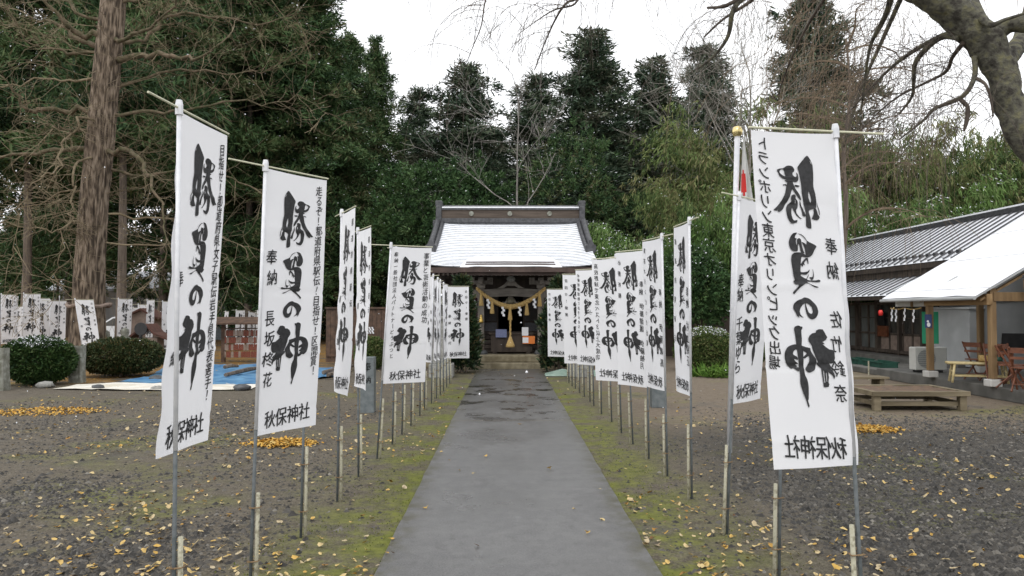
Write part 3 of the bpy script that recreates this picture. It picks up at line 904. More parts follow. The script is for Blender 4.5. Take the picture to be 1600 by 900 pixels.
b = MB()
for t in (.24, .50):
    y = KY + (EY + .75 - KY) * t * .82; z = KZ + .075 + (EZ + .34 - KZ) * ((t * .82) ** 1.25)
    b.tube([(SX - 1.36, y, z), (SX - .2, y + .01, z + .008), (SX + 1.32, y, z)], .022, 6)
part(b, 'snow_bars', 'fascia', sh, pr)

# --- things hung at the shrine
def shide(b, x, y, z, s=1.0, ry=0):
    """zigzag folded paper streamer"""
    w, h = .075 * s, .085 * s
    for i in range(4):
        ox = (i % 2) * .035 * s - .015 * s
        zz = z - i * h * .86
        b.add([(x + ox - w / 2, y + .004 * i, zz), (x + ox + w / 2, y + .004 * i, zz - .012), (x + ox + w / 2, y + .012 + .004 * i, zz - h), (x + ox - w / 2, y + .012 + .004 * i, zz - h + .012)], [(0, 1, 2, 3)])
        b.add([(x + ox - w / 2, y - .003 + .004 * i, zz), (x + ox + w / 2, y - .003 + .004 * i, zz - .012), (x + ox + w / 2, y + .008 + .004 * i, zz - h), (x + ox - w / 2, y + .008 + .004 * i, zz - h + .012)], [(3, 2, 1, 0)])
def tassel(b, x, y, z, L, r):
    b.lathe([(r * .35, 0), (r * .45, -.03), (r * .75, -L * .5), (r, -L * .92), (r * .9, -L)][::-1], (x, y, z), 9)
RYP = 23.52
rp = thing('shimenawa_rope', 'thick twisted straw rope sagging between the shrine pillars with paper streamers', 'sacred rope', (SX, RYP, 0))
xa, xb = -.93, 1.17
def rope_z(x):
    q = (x - (xa + xb) / 2) / ((xb - xa) / 2)
    return 1.86 + .57 * abs(q) ** 1.75
b = MB()
N_ = 90
for st_ in range(3):
    pts, rad = [], []
    for i in range(N_ + 1):
        x = xa + (xb - xa) * i / N_; a = i * .55 + st_ * 2.094
        rr = .034 + .016 * math.sin(math.pi * i / N_)
        pts.append((x, RYP + rr * .75 * math.cos(a), rope_z(x) + rr * .75 * math.sin(a))); rad.append(rr)
    b.tube(pts, rad, 6)
part(b, 'rope', 'straw', rp, smooth=True)
for u in (752, 769, 797, 823, 843):
    x = at(u, 470, RYP).x
    b = MB(); tassel(b, x, RYP - .03, rope_z(x) - .01, .40, .072); part(b, 'straw_tassel', 'straw', rp, smooth=True)
for u in (763, 786, 812, 835):
    x = at(u, 470, RYP).x
    b = MB(); shide(b, x, RYP - .06, rope_z(x) - .03, 1.02); part(b, 'paper_streamer', 'paper', rp)
bl = thing('shrine_bell', 'old round bell hanging under the beam with a straw bell pull', 'bell', (SX, 23.9, 0))
b = MB(); b.lathe([(.01, -.17), (.10, -.15), (.15, -.06), (.16, 0), (.14, .08), (.07, .15), (.03, .17), (.03, .24)], (SX - .01, 23.9, 2.02), 14); part(b, 'bell', 'bell_metal', bl, smooth=True)
b = MB(); b.prism([(-.26, .06), (-.20, -.02), (-.08, .03), (0, .14), (.08, .03), (.20, -.02), (.26, .06), (.2, .02), (.10, .09), (.03, .24), (-.03, .24), (-.10, .09), (-.2, .02)], (SX - .01, 23.86, 1.98), (1, 0, 0), (0, 0, 1), .06); part(b, 'bell_bracket', 'grey_wood', bl)
b = MB(); pts = [(SX - .02 + .006 * math.sin(i * 1.9), 23.45 + .005 * math.cos(i * 1.9), 1.86 - i * .04) for i in range(26)]
b.tube(pts, .030, 6); part(b, 'bell_pull', 'straw', bl)
b = MB(); b.lathe([(.14, -.30), (.135, -.24), (.085, -.12), (.045, 0), (.03, .03)], (SX - .02, 23.45, .93), 12); part(b, 'rope_tassel', 'straw', bl, smooth=True)
for x, side in ((PX[0] + .01, 'left'), (PX[1], 'right')):
    b = MB(); b.lathe([(.075, -.10), (.07, -.06), (.045, .04), (.03, .10), (.04, .12), (.012, .14)], (x, 23.585, 1.48), 10)
    o = b.build('hanging_lamp', 'brass', smooth=True)
    tag(o, 'small gold lantern bell fixed on the %s shrine pillar' % side, 'lamp', 'gold ornaments on the pillars')
ob = thing('offering_box', 'weathered wooden offering box below the bell pull', 'offering box', (SX, 24.0, .4))
b = MB(); b.box2((SX - .62, 23.85, .46), (SX + .66, 24.14, 1.00)); bx = part(b, 'box_body', 'dark_wood', ob, bevel=.01)
b = MB(); b.box2((SX - .67, 23.81, 1.0), (SX + .71, 24.18, 1.06))
for q in (-.5, .54): b.box2((SX + q - .06, 23.86, .40), (SX + q + .06, 24.13, .458))
part(b, 'box_rim', 'dark_wood', ob, bevel=.006)
b = MB(); b.box((SX - .30, 23.79, 1.04), (.34, .02, .25)); o = b.build('notice_card', 'notice_blue'); tag(o, 'small blue printed notice at the left of the offering box', 'notice')
nb = thing('notice_board', 'white notice with an orange panel leaning on the offering box', 'notice', (SX + .5, 23.77, .9))
b = MB(); b.box((SX + .44, 23.78, 1.10), (.20, .016, .26)); part(b, 'white_sheet', 'paper', nb)
b = MB(); b.box((SX + .55, 23.77, .84), (.38, .016, .24)); part(b, 'orange_panel', 'orange', nb)
b = MB(); b.box((SX + .45, 23.755, .83), (.18, .008, .17)); part(b, 'small_sheet', 'paper', nb)
sb = thing('charm_stall', 'small white charm stall with red trim beside the right shrine pillar', 'stall', (1.42, 24.0, .4))
b = MB(); b.box2((1.24, 23.95, 1.34), (1.66, 24.10, 1.78)); part(b, 'display_case', 'plaster', sb)
b = MB(); b.box((1.52, 23.93, 1.62), (.20, .02, .20), M=Matrix.Rotation(.7, 3, 'Y')); part(b, 'red_charm', 'red', sb)
b = MB(); b.box2((1.24, 23.93, 1.08), (1.70, 24.12, 1.20)); b.box2((1.24, 23.93, .94), (1.70, 24.12, 1.0)); part(b, 'red_shelf', 'red', sb)
b = MB(); b.box2((1.24, 23.95, 1.202), (1.68, 24.1, 1.30)); part(b, 'white_trays', 'paper', sb)
b = MB()
for x in (1.26, 1.66): b.box((x, 24.03, .67), (.05, .05, .54))
part(b, 'stall_leg', 'black', sb)

# stone lantern pedestals either side of the approach
for u, d_, lab in ((690, 20.2, 'tall stone lantern half hidden by the far left banners'), (906, 20.4, 'stone lantern pedestal behind the far right banners')):
    p = at(u, 590, d_); p.z = 0
    t = thing('stone_lantern', lab, 'stone lantern', p, 0, 'stone lanterns flanking the approach')
    for nm, c, s in (('base_block', (0, 0, .18), (.62, .62, .36)), ('pedestal', (0, 0, .56), (.46, .46, .40))):
        b = MB(); b.box(c, s); b.build(nm, 'stone', t, bevel=.02)
    b = MB(); b.lathe([(.13, .76), (.115, 1.2), (.13, 1.5)], n=10); b.build('shaft', 'stone', t)
    b = MB(); b.box((0, 0, 1.56), (.40, .40, .10)); b.build('platform', 'stone', t, bevel=.02)
    b = MB()
    for sx in (-.12, .12):
        for sy in (-.12, .12): b.box((sx, sy, 1.75), (.07, .07, .28))
    b.box((0, 0, 1.75), (.16, .16, .26)); b.build('lamp_chamber', 'stone', t)
    b = MB(); b.lathe([(.40, 1.89), (.41, 1.94), (.20, 2.08), (.07, 2.16), (.09, 2.2), (.02, 2.32)], n=6); b.build('lantern_roof', 'lichen_stone', t)
    b = MB(); b.blob((0, 0, 2.12), .26, .26, .07, 3, .1, 10, 5, flat=0); b.build('snow_cap', 'snow', t, smooth=True)

# ================================================================== OFFICE HOUSE on the right
ho = thing('office_house', 'long low wooden shrine office with snow striped tin roof', 'house', (13.0, 24.0, 0))
Y0, Y1 = 20.0, 37.0
RX, RZ2, EX, EZ2 = 15.0, 4.67, 12.6, 3.20
def slope_roof(name, x0, z0, x1, z1, y0, y1, step, matname, rib_r, guards=None):
    b = MB(); ny, nx = 60, 14
    sl = math.hypot(x1 - x0, z1 - z0)
    vs = []
    for j in range(ny + 1):
        for i in range(nx + 1):
            t = i / nx
            vs.append((x0 + (x1 - x0) * t, y0 + (y1 - y0) * j / ny, z0 + (z1 - z0) * t + .012 * mnoise.noise(Vector((t * 6, j * .4, 2)))))
    b.add(vs, [(j * (nx + 1) + i, (j + 1) * (nx + 1) + i, (j + 1) * (nx + 1) + i + 1, j * (nx + 1) + i + 1) for j in range(ny) for i in range(nx)])
    r = part(b, name, matname, ho)
    b = MB(); y = y0 + .05
    while y < y1:
        b.tube([(x0 - .02, y, z0 + .03), (x1, y + random.uniform(-.01, .01), z1 + .035)], rib_r, 6); y += step
    part(b, 'roof_ribs', 'slate', ho, r)
    if guards:
        b = MB(); y = y0 + .05 + step / 2
        while y < y1:
            t = guards; x, z = x0 + (x1 - x0) * t, z0 + (z1 - z0) * t
            b.prism([(-.11, 0), (.11, 0), (.05, .11), (-.05, .11)], (x, y, z), (0, 1, 0), ((x0 - x1) / sl * .4, 0, .9), .08); y += step
        part(b, 'snow_guards', 'slate', ho, r)
    return r
r1 = slope_roof('main_roof', EX, EZ2, RX, RZ2, Y0, Y1, .40, 'snow_on_tile', .024, guards=.13)
b = MB(); b.add([(RX, Y0, RZ2), (RX, Y1, RZ2), (RX + 3, Y1, EZ2), (RX + 3, Y0, EZ2)], [(0, 1, 2, 3)]); part(b, 'rear_roof', 'slate', ho)
b = MB(); b.box((RX, (Y0 + Y1) / 2, RZ2 + .05), (.26, Y1 - Y0 + .1, .14)); part(b, 'ridge_cap', 'slate', ho, r1)
b = MB(); b.box((RX - .03, (Y0 + Y1) / 2, RZ2 + .145), (.20, Y1 - Y0, .05)); part(b, 'ridge_snow', 'snow', ho, r1)
b = MB(); b.prism([(EX - .05, EZ2 - .16), (EX - .05, EZ2 + .06), (RX, RZ2 + .08), (RX, RZ2 - .14)], (0, Y0 - .05, 0), (1, 0, 0), (0, 0, 1), -.06); part(b, 'verge_board', 'fascia', ho, r1)
b = MB(); b.box((EX + .02, (Y0 + Y1) / 2, EZ2 - .10), (.05, Y1 - Y0, .14)); part(b, 'eave_board', 'dark_wood', ho, r1)
r2 = slope_roof('lower_roof', 11.5, 2.2, 12.75, 2.80, Y0 + .3, Y1, .40, 'snow_on_tile', .022)
b = MB(); b.box((11.52, (Y0 + Y1) / 2, 2.12), (.05, Y1 - Y0 - .4, .10)); part(b, 'eave_board', 'dark_wood', ho, r2)
WX = 12.75
b = MB()
b.box2((WX, Y0 + .3, 0), (WX + .15, Y1, .36)); b.box2((WX, Y0 + .3, 2.12), (WX + .15, Y1, 3.3))
b.box2((WX, 29.4, .36), (WX + .15, Y1, 2.12)); b.box2((WX, Y0 + .3, .36), (WX + .15, 21.9, 2.12))
b.box2((WX + .15, Y0 + .3, 0), (17.3, Y0 + .45, 3.2)); b.box2((WX + .15, Y1 - .15, 0), (17.3, Y1, 3.2))
b.add([(WX, Y0 + .3, 3.2), (17.3, Y0 + .3, 3.2), (RX, Y0 + .3, RZ2 - .1)], [(0, 1, 2)])
wl_ = part(b, 'timber_wall', 'house_wood', ho)
for y in (21.9, 23.4, 24.8, 26.3, 27.8, 29.4):
    b = MB(); b.box((WX - .03, y, 1.2), (.14, .13, 2.3)); part(b, 'wall_post', 'house_wood', ho, wl_)
b = MB()
for z in (.40, 1.98): b.box((WX - .02, 25.6, z), (.12, 7.6, .09))
part(b, 'door_rails', 'house_wood', ho, wl_)
for (y0, y1, m_) in ((21.97, 23.33, 'glass_dark'), (23.47, 24.73, 'glass_dark'), (24.87, 26.23, 'glass_dark'), (26.37, 27.73, 'glass_dull'), (27.87, 29.33, 'glass_dull')):
    b = MB(); b.box2((WX + .045, y0, .95 if m_ == 'glass_dark' else .45), (WX + .06, y1, 1.93)); d = part(b, 'sliding_door', m_, ho)
    b = MB(); b.box2((WX + .02, y0, .45), (WX + .055, y1, .94 if m_ == 'glass_dark' else .46)); part(b, 'door_panel', 'kiosk_wood' if m_ == 'glass_dark' else 'house_wood', ho, d)
    b = MB()
    for y in (y0 + .04, (y0 + y1) / 2, y1 - .04): b.box((WX + .02, y, 1.19), (.05, .07, 1.48))
    b.box((WX + .02, (y0 + y1) / 2, .97), (.05, y1 - y0, .07)); b.box((WX + .02, (y0 + y1) / 2, 1.5), (.03, y1 - y0, .025))
    part(b, 'door_frame', 'house_wood', ho, d)
b = MB(); b.box((WX - .02, 26.0, 1.05), (.10, .85, .36)); part(b, 'post_box', 'chair_wood', ho)
b = MB(); b.box((WX - .03, 26.0, 1.47), (.06, .42, .42)); part(b, 'small_window', 'black', ho)
b = MB(); b.box2((12.0, 20.4, 0), (WX - .002, 29.6, .30)); part(b, 'door_step', 'concrete', ho)
# stone/concrete apron under the canopy
b = MB(); b.box2((9.62, 9.6, 0), (13.2, 19.99, .25)); part(b, 'concrete_apron', 'concrete', ho, bevel=.02)
b = MB(); b.box2((9.95, 20.0, 0), (12.0, 24.8, .16)); part(b, 'low_step', 'concrete', ho, bevel=.02)
# grey back wall under the canopy
b = MB(); b.box2((12.60, 11.0, .25), (12.74, 22.3, 3.0)); part(b, 'back_wall', 'grey_wall', ho)
b = MB(); b.box2((12.2, 20.2, .25), (12.59, 21.9, 1.78)); b.box2((12.15, 20.15, 1.78), (12.595, 21.95, 1.84)); part(b, 'white_cupboard', 'white_panel', ho, bevel=.01)
b = MB(); b.tube([(12.57, 20.5, 1.95), (12.57, 17.0, 2.05), (12.57, 13.0, 2.35)], .025, 6); part(b, 'wall_pipe', 'pole_grey', ho)
b = MB(); b.box((12.57, 15.6, 2.12), (.06, .7, .5)); part(b, 'wall_vent', 'black', ho)

# canopy: snow covered sloping roof on timber posts
ca = thing('canopy', 'lean-to canopy on cedar posts, its sheet roof white with snow', 'canopy', (9.5, 16, .25))
b = MB()
nx, ny = 26, 22
cx0, cz0, sl = 9.2, 1.98, .575
def canopy_pt(x, y): return (x, y, cz0 + (x - cx0) * sl + .03)
vs = []
for j in range(ny + 1):
    for i in range(nx + 1):
        x = cx0 + 4.2 * i / nx; y = 15.02 + 3.75 * j / ny
        p = canopy_pt(x, y); vs.append((x, y, p[2] + .03 + .018 * mnoise.noise(Vector((x * 1.5, y * 1.5, 0)))))
b.add(vs, [(j * (nx + 1) + i, j * (nx + 1) + i + 1, (j + 1) * (nx + 1) + i + 1, (j + 1) * (nx + 1) + i) for j in range(ny) for i in range(nx)])
cs = part(b, 'snow_sheet', 'canopy_snow', ca, smooth=True)
b = MB(); b.prism([(9.2, 1.985), (13.4, 1.985 + 4.2 * sl), (13.4, 2.03 + 4.2 * sl), (9.2, 2.03)], (0, 15.02, 0), (1, 0, 0), (0, 0, 1), -3.75); part(b, 'roof_sheet', 'white_panel', ca)
b = MB()
for dx in (.28, 1.55, 2.75):
    b.tube([(cx0 + dx, 15.02 + 3.75 * q / 12, canopy_pt(cx0 + dx, 0)[2] + .030 + .018 * mnoise.noise(Vector(((cx0 + dx) * 1.5, (15.02 + 3.75 * q / 12) * 1.5, 0)))) for q in range(13)], .006, 4)
part(b, 'sheet_seam', 'lattice', ca)
b = MB(); b.tube([(9.17, 15.0, 1.99), (9.17, 18.78, 1.98)], .035, 7); part(b, 'gutter', 'white_panel', ca)
for nm, px_, py_ in (('a', 9.55, 17.3), ('b', 9.60, 15.15), ('c', 11.5, 18.6), ('d', 12.4, 15.15)):
    top = cz0 + (px_ - cx0) * sl - .02
    b = MB(); b.box((px_, py_, (.40 + top) / 2), (.12, .12, top - .40)); p = part(b, 'post', 'cedar_timber', ca, bevel=.008)
    b = MB(); b.box((px_, py_, .32), (.24, .24, .14)); part(b, 'footing', 'plaster', ca, p, bevel=.015)
b = MB(); b.box((9.50, 16.20, 1.965), (.11, 2.3, .22)); part(b, 'eave_beam', 'beam_timber', ca, bevel=.008)
b = MB(); b.box((9.52, 18.05, 1.94), (.02, 1.38, .20)); part(b, 'white_fascia', 'plaster', ca)
b = MB(); b.box((9.50, 17.95, 1.94), (.05, .06, .22)); part(b, 'fascia_batten', 'cedar_timber', ca)
for y in (15.15, 17.3):
    b = MB(); b.prism([(9.35, 1.93), (13.3, 1.93 + 3.95 * sl), (13.3, 2.05 + 3.95 * sl - .08), (9.35, 1.975)], (0, y - .05, 0), (1, 0, 0), (0, 0, 1), -.09); part(b, 'rafter', 'cedar_timber', ca)
b = MB(); b.box((11.0, 15.12, 2.02), (2.8, .10, .18)); part(b, 'tie_beam', 'cedar_timber', ca, bevel=.006)
# neighbouring lower snowy roof edge at the right
nr = thing('side_roof', 'small dark edged lower roof with snow at the right edge of the canopy', 'roof', (10.9, 12.6, 0))
b = MB(); b.prism([(10.05, 2.38), (12.6, 2.86), (12.6, 2.92), (10.05, 2.44)], (0, 14.9, 0), (1, 0, 0), (0, 0, 1), 3.6); rr_ = part(b, 'roof_sheet', 'slate', nr)
b = MB(); b.prism([(10.15, 2.462), (12.6, 2.923), (12.6, 2.95), (10.15, 2.49)], (0, 14.85, 0), (1, 0, 0), (0, 0, 1), 3.5); part(b, 'snow_layer', 'snow', nr)
b = MB()
b.box((10.12, 13.2, 2.26), (.10, 3.4, .20)); part(b, 'timber_beam', 'cedar_timber', nr)
for y in (11.6,):
    b = MB(); b.box((10.12, y, 1.2), (.12, .12, 1.92)); part(b, 'post', 'cedar_timber', nr)

# rope with paper streamers under the canopy fascia
pr_ = thing('paper_streamer_rope', 'thin straw rope with four white paper streamers under the canopy eave', 'streamers', (9.4, 18.4, 1.8))
b = MB()
pts = [(9.42 + .6 * max(0, i - 14) / 10, 17.4 + i * .10, 1.81 - .035 * abs(math.sin(i * .42)) + .02 * max(0, i - 14) / 10) for i in range(25)]
b.tube(pts, .012, 5); part(b, 'rope', 'straw', pr_)
for i in (3, 7, 11, 13):
    b = MB(); q = pts[i]
    w, h = .075, .085
    for k in range(4):
        oy = (k % 2) * .035
        zz = q[2] - k * h * .86
        b.add([(q[0] - .01, q[1] + oy + w / 2, zz), (q[0] - .012, q[1] + oy - w / 2, zz - .012), (q[0] - .016, q[1] + oy - w / 2, zz - h), (q[0] - .014, q[1] + oy + w / 2, zz - h + .012)], [(0, 1, 2, 3)])
    part(b, 'paper_streamer', 'paper', pr_)
o = MB().lathe([(.02, -.085), (.055, -.07), (.068, .0), (.055, .07), (.02, .085)], tuple(at(1376, 489, 22.5)), 12).build('red_lantern', 'red', smooth=True)
tag(o, 'small bright red lantern hanging by the office doors', 'lantern')
# green sign board hanging behind the post and blue sign on the post
b = MB(); c = at(1453.5, 512, 17.8); b.box(c, (.04, .34, .78)); b.tube([(c.x, c.y - .15, c.z + .39), (c.x, c.y - .15, 2.12)], .008, 4); b.tube([(c.x, c.y + .15, c.z + .39), (c.x, c.y + .15, 2.12)], .008, 4)
b = MB(); b.box((c.x, c.y, c.z), (.34, .03, .74), rz=R(-35))
gs = b.build('green_sign', 'green_sign'); tag(gs, 'plain green hanging board behind the first canopy post', 'sign')
bs_ = thing('blue_sign', 'small dark blue sign with a white figure on the canopy post', 'sign', (9.49, 17.23, 1.51))
b = MB(); b.box((9.475, 17.22, 1.51), (.14, .012, .30), rz=R(-30)); part(b, 'panel', 'blue_sign', bs_)
b = MB(); q = Vector((9.464, 17.206, 1.45)); ax = Vector((math.cos(R(-30)), math.sin(R(-30)), 0))
b.prism([(.035 * math.cos(a * .524) + .01, .05 * math.sin(a * .524) - .02) for a in range(12)], q, ax, (0, 0, 1), .004); b.prism([(.022 * math.cos(a * .524) - .005, .026 * math.sin(a * .524) + .055) for a in range(12)], q, ax, (0, 0, 1), .004)
part(b, 'white_figure', 'paper', bs_)
# air conditioner
ac = thing('air_conditioner', 'white outdoor air conditioner unit behind the canopy post', 'air conditioner', (10.2, 18.55, .25))
b = MB(); b.box2((9.85, 18.5, .31), (10.62, 18.8, .86)); bd = part(b, 'cabinet', 'ac_white', ac, bevel=.02)
b = MB(); b.tube([(10.12, 18.498, .585), (10.12, 18.488, .585)], .22, 20); g_ = part(b, 'fan_grille', 'ac_grille', ac, bd)
b = MB()
for k in range(9): b.tube([(9.92, 18.48, .40 + k * .047), (10.32, 18.48, .40 + k * .047)], .005, 4)
part(b, 'grille_bars', 'ac_white', ac, bd)
b = MB(); b.box((9.98, 18.65, .28), (.07, .3, .06)); b.box((10.48, 18.65, .28), (.07, .3, .06)); part(b, 'feet', 'black', ac)
# bamboo bench with rolled mats
bn = thing('bamboo_bench', 'long bench lashed from bamboo poles under the canopy', 'bench', (10.0, 15.9, .25))
bc = Vector((9.80, 15.95, .25)); bdir = Vector((.30, -.95, 0)).normalized(); bn_n = Vector((bdir.y, -bdir.x, 0))
BL = .92
def bq(a, c_, z): return bc + bdir * a + bn_n * c_ + Vector((0, 0, z))
b = MB()
bdir = Vector((.93, -.36, 0)).normalized(); bn_n = Vector((-bdir.y, bdir.x, 0))
for k in range(7): b.tube([bq(-.58, -.16 + k * .053, .40), bq(.58, -.16 + k * .053, .40 + random.uniform(-.006, .006))], .026, 7)
part(b, 'seat', 'bamboo_pole', bn, smooth=True)
for a in (-.45, .45):
    for c_ in (-.15, .15):
        b = MB(); b.tube([bq(a * 1.12, c_ * 1.25, 0), bq(a, c_, .38)], .026, 7); part(b, 'leg', 'bamboo_pole', bn, smooth=True)
b = MB()
for c_ in (-.16, .16): b.tube([bq(-.49, c_, .14), bq(.49, c_, .14)], .018, 6)
b.tube([bq(-.49, -.17, .24), bq(-.49, .17, .24)], .018, 6); b.tube([bq(.49, -.17, .24), bq(.49, .17, .24)], .018, 6)
part(b, 'stretcher', 'bamboo_pole', bn)
ml_ = thing('rolled_mat', 'rolled straw mat with a green bundle lying on the bamboo bench', 'mat', bq(.28, 0, .43))
b = MB(); b.tube([bq(.02, 0, .50), bq(.30, .02, .50)], .075, 12); part(b, 'straw_roll', 'straw', ml_, smooth=True)
b = MB(); b.tube([bq(.30, .02, .49), bq(.36, .02, .50), bq(.44, .02, .49)], [.07, .075, .05], 10); part(b, 'green_bundle', 'green_trough', ml_, smooth=True)
# folding wooden chairs with a table and a dark case
def chair(loc, rz, lab):
    t = thing('folding_chair', lab, 'chair', loc, rz, 'folding chairs under the canopy')
    for s in (-1, 1):
        b = MB(); b.tube([(s * .21, -.22, 0), (s * .21, .24, .82)], .018, 5); b.build('frame_leg', 'chair_wood', t)
        b = MB(); b.tube([(s * .185, .24, 0), (s * .185, -.20, .44)], .018, 5); b.build('frame_leg', 'chair_wood', t)
    b = MB(); b.box((0, 0, .44), (.40, .38, .025)); b.build('seat', 'chair_wood', t)
    b = MB(); b.box((0, .215, .76), (.42, .022, .10)); b.box((0, .18, .62), (.42, .022, .05)); b.build('backrest', 'chair_wood', t)
    b = MB(); b.tube([(-.2, -.15, .13), (.2, -.15, .13)], .012, 5); b.tube([(-.18, .17, .13), (.18, .17, .13)], .012, 5); b.build('stretcher', 'chair_wood', t)
for (u, d_, rz, lab) in ((1531, 16.6, 1.9, 'reddish folding chair just left of the second canopy post'), (1560, 15.6, -.4, 'reddish folding chair just right of the second canopy post'), (1582, 14.9, .8, 'reddish folding chair in front of the dark case on the table'), (1604, 14.2, 2.3, 'reddish folding chair at the right edge of the photo')):
    p = at(u, 590, d_); p.z = .25; chair(p, rz, lab)
tb = thing('folding_table', 'dark wooden table among the folding chairs', 'table', (11.0, 15.9, .25))
b = MB(); b.box((10.95, 16.1, .90), (1.1, .6, .03)); part(b, 'table_top', 'chair_wood', tb)
for sx in (-.5, .5):
    for sy in (-.25, .25):
        b = MB(); b.box((10.95 + sx, 16.1 + sy, .57), (.04, .04, .64)); part(b, 'leg', 'chair_wood', tb)
b = MB(); b.box((10.66, 16.05, 1.10), (.52, .035, .36), M=Matrix.Rotation(R(-18), 3, 'Z') @ Matrix.Rotation(R(14), 3, 'X')); b.box((10.66, 15.97, .935), (.54, .22, .04), rz=R(-18))
o = b.build('open_case', 'black', bevel=.008); tag(o, 'black open case standing on the dark table', 'case')
# green troughs and low plank beside the step
for y, lab in ((23.1, 'dark green plastic trough at the far end beside the office step'), (21.7, 'dark green plastic trough nearer the white stake')):
    t = thing('planter_trough', lab, 'trough', (10.55, y, 0), 0, 'green troughs by the office')
    b = MB(); b.box((-.22, 0, .17), (.03, 1.1, .26)); b.box((.22, 0, .17), (.03, 1.1, .26)); b.box((0, -.54, .17), (.42, .03, .26)); b.box((0, .54, .17), (.42, .03, .26)); b.box((0, 0, .05), (.42, 1.08, .03)); b.build('tub', 'green_trough', t)
    b = MB(); b.box((-.24, 0, .31), (.05, 1.16, .03)); b.box((.24, 0, .31), (.05, 1.16, .03)); b.build('rim', 'green_trough', t)
o = MB().tube([tuple(gnd(1357.5, 594)), tuple(gnd(1357.5, 594) + Vector((0, 0, .48)))], .018, 6).build('white_stake', 'stake'); tag(o, 'short pale stake standing before the green troughs', 'stake')
pk = thing('low_plank', 'low pale plank seat behind the wooden platform', 'plank', (8.4, 17.6, 0))
b = MB(); b.box((8.0, 17.6, .22), (1.3, .5, .05)); part(b, 'plank', 'old_deck', pk, bevel=.006)
for x in (7.5, 8.5):
    b = MB(); b.box((x, 17.6, .10), (.10, .42, .195)); part(b, 'support', 'old_deck', pk)
# square wooden platform
dk = thing('wooden_platform', 'low weathered wooden platform with wet brown leaves on top', 'platform', (7.25, 14.1, 0))
b = MB()
b.box((7.20, 13.36, .30), (1.70, .09, .085)); b.box((7.20, 14.56, .30), (1.70, .09, .085)); b.box((6.395, 13.96, .30), (.09, 1.108, .085)); b.box((8.005, 13.96, .30), (.09, 1.108, .085))
part(b, 'rim_beam', 'old_deck', dk, bevel=.008)
b = MB(); vs = []
for j in range(19):
    for i in range(23):
        x, y = 6.445 + 1.51 * i / 22, 13.41 + 1.10 * j / 18
        vs.append((x, y, .325 + .018 * mnoise.noise(Vector((x * 5, y * 5, 0)))))
b.add(vs, [(j * 23 + i, j * 23 + i + 1, (j + 1) * 23 + i + 1, (j + 1) * 23 + i) for j in range(18) for i in range(22)])
part(b, 'leafy_top', 'deck_leaves', dk)
for sx in (6.45, 7.95):
    for sy in (13.42, 14.50):
        b = MB(); b.box((sx, sy, .127), (.12, .12, .254)); part(b, 'leg', 'old_deck', dk, bevel=.008)
b = MB(); b.box((7.20, 13.44, .12), (1.37, .045, .075)); b.box((7.20, 14.48, .12), (1.37, .045, .075)); b.box((6.46, 13.96, .12), (.045, .95, .075)); b.box((7.94, 13.96, .12), (.045, .95, .075)); part(b, 'stretcher', 'old_deck', dk)

# ================================================================== far left yard: tarps, posts, kiosk, rack, car
def tarp(name, outline, z, m_, label, cat, amp):
    """irregular sheet lying on the ground with creases"""
    P = [gnd(u, v) for u, v in outline]
    bm = bmesh.new()
    bm.faces.new([bm.verts.new((p.x, p.y, 0)) for p in P])
    bmesh.ops.triangulate(bm, faces=bm.faces[:])
    for _ in range(6):
        es = [e for e in bm.edges if e.calc_length() > .35]
        if not es: break
        bmesh.ops.subdivide_edges(bm, edges=es, cuts=1)
        bmesh.ops.triangulate(bm, faces=bm.faces[:])
    for v_ in bm.verts:
        q = v_.co
        v_.co.z = z + amp * abs(mnoise.noise(Vector((q.x * 1.1, q.y * 1.6, 3)))) + amp * .5 * abs(mnoise.noise(Vector((q.x * 3.5, q.y * 3.1, 7))))
    me = bpy.data.meshes.new(name); bm.to_mesh(me); bm.free(); me.materials.append(MATS[m_])
    return tag(link_mesh(name, me), label, cat)
tarp('blue_tarp', [(172, 600), (232, 590), (262, 573), (360, 571), (402, 571), (470, 576), (530, 577), (540, 588), (505, 592), (400, 603)], .015, 'blue_tarp', 'crumpled bright blue tarp spread behind the white tarp on the left', 'tarp', .10)
tarp('white_tarp', [(82, 609), (120, 603), (200, 599), (415, 599.5), (402, 605), (390, 610), (300, 611.5), (180, 611)], .02, 'white_tarp', 'dirty white tarp lying in front of the blue tarp', 'tarp', .05)
for u, v, s, lab in ((153, 608, .15, 'dark stone weighing down the left part of the white tarp'), (246, 610, .15, 'grey stone on the white tarp beside the nearest left banner'), (378, 610, .20, 'dark slab stone on the white tarp between the first two left banners'), (245, 595, .20, 'brown stone on the blue tarp edge right of the nearest left banner'), (70, 606, .22, 'mossy stone at the left end of the white tarp')):
    p = gnd(u, v); b = MB(); s *= .72; b.blob((p.x, p.y, s * .42), s * 1.3, s, s * .55, u, .35, 12, 8, 1.8)
    tag(b.build('stone', 'stone' if u in (70, 246) else 'dark_stone', smooth=True), lab, 'stone', 'stones holding the tarps')
random.seed(8)
for k, (u0, v0, u1, v1) in enumerate(((352, 594, 418, 580), (350, 581, 372, 579), (420, 592, 405, 582), (505, 590, 560, 577), (512, 594, 548, 588))):
    a, c = gnd(u0, v0), gnd(u1, v1); a.z = c.z = .13
    m_ = (a + c) / 2 + Vector((0, 0, .03)); b = MB(); b.tube([a, m_, c], [.05, .06, .035], 6, jit=.1)
    tag(b.build('cut_branch', 'cedar_bark'), ['long dark cut branch lying across the blue tarp', 'short dark branch on the blue tarp by the nearest left banner', 'dark branch behind the second left banner', 'pale snow edged log by the grey offering stone', 'short log end right of the second left banner'][k], 'branch', 'cut branches on the blue tarp')

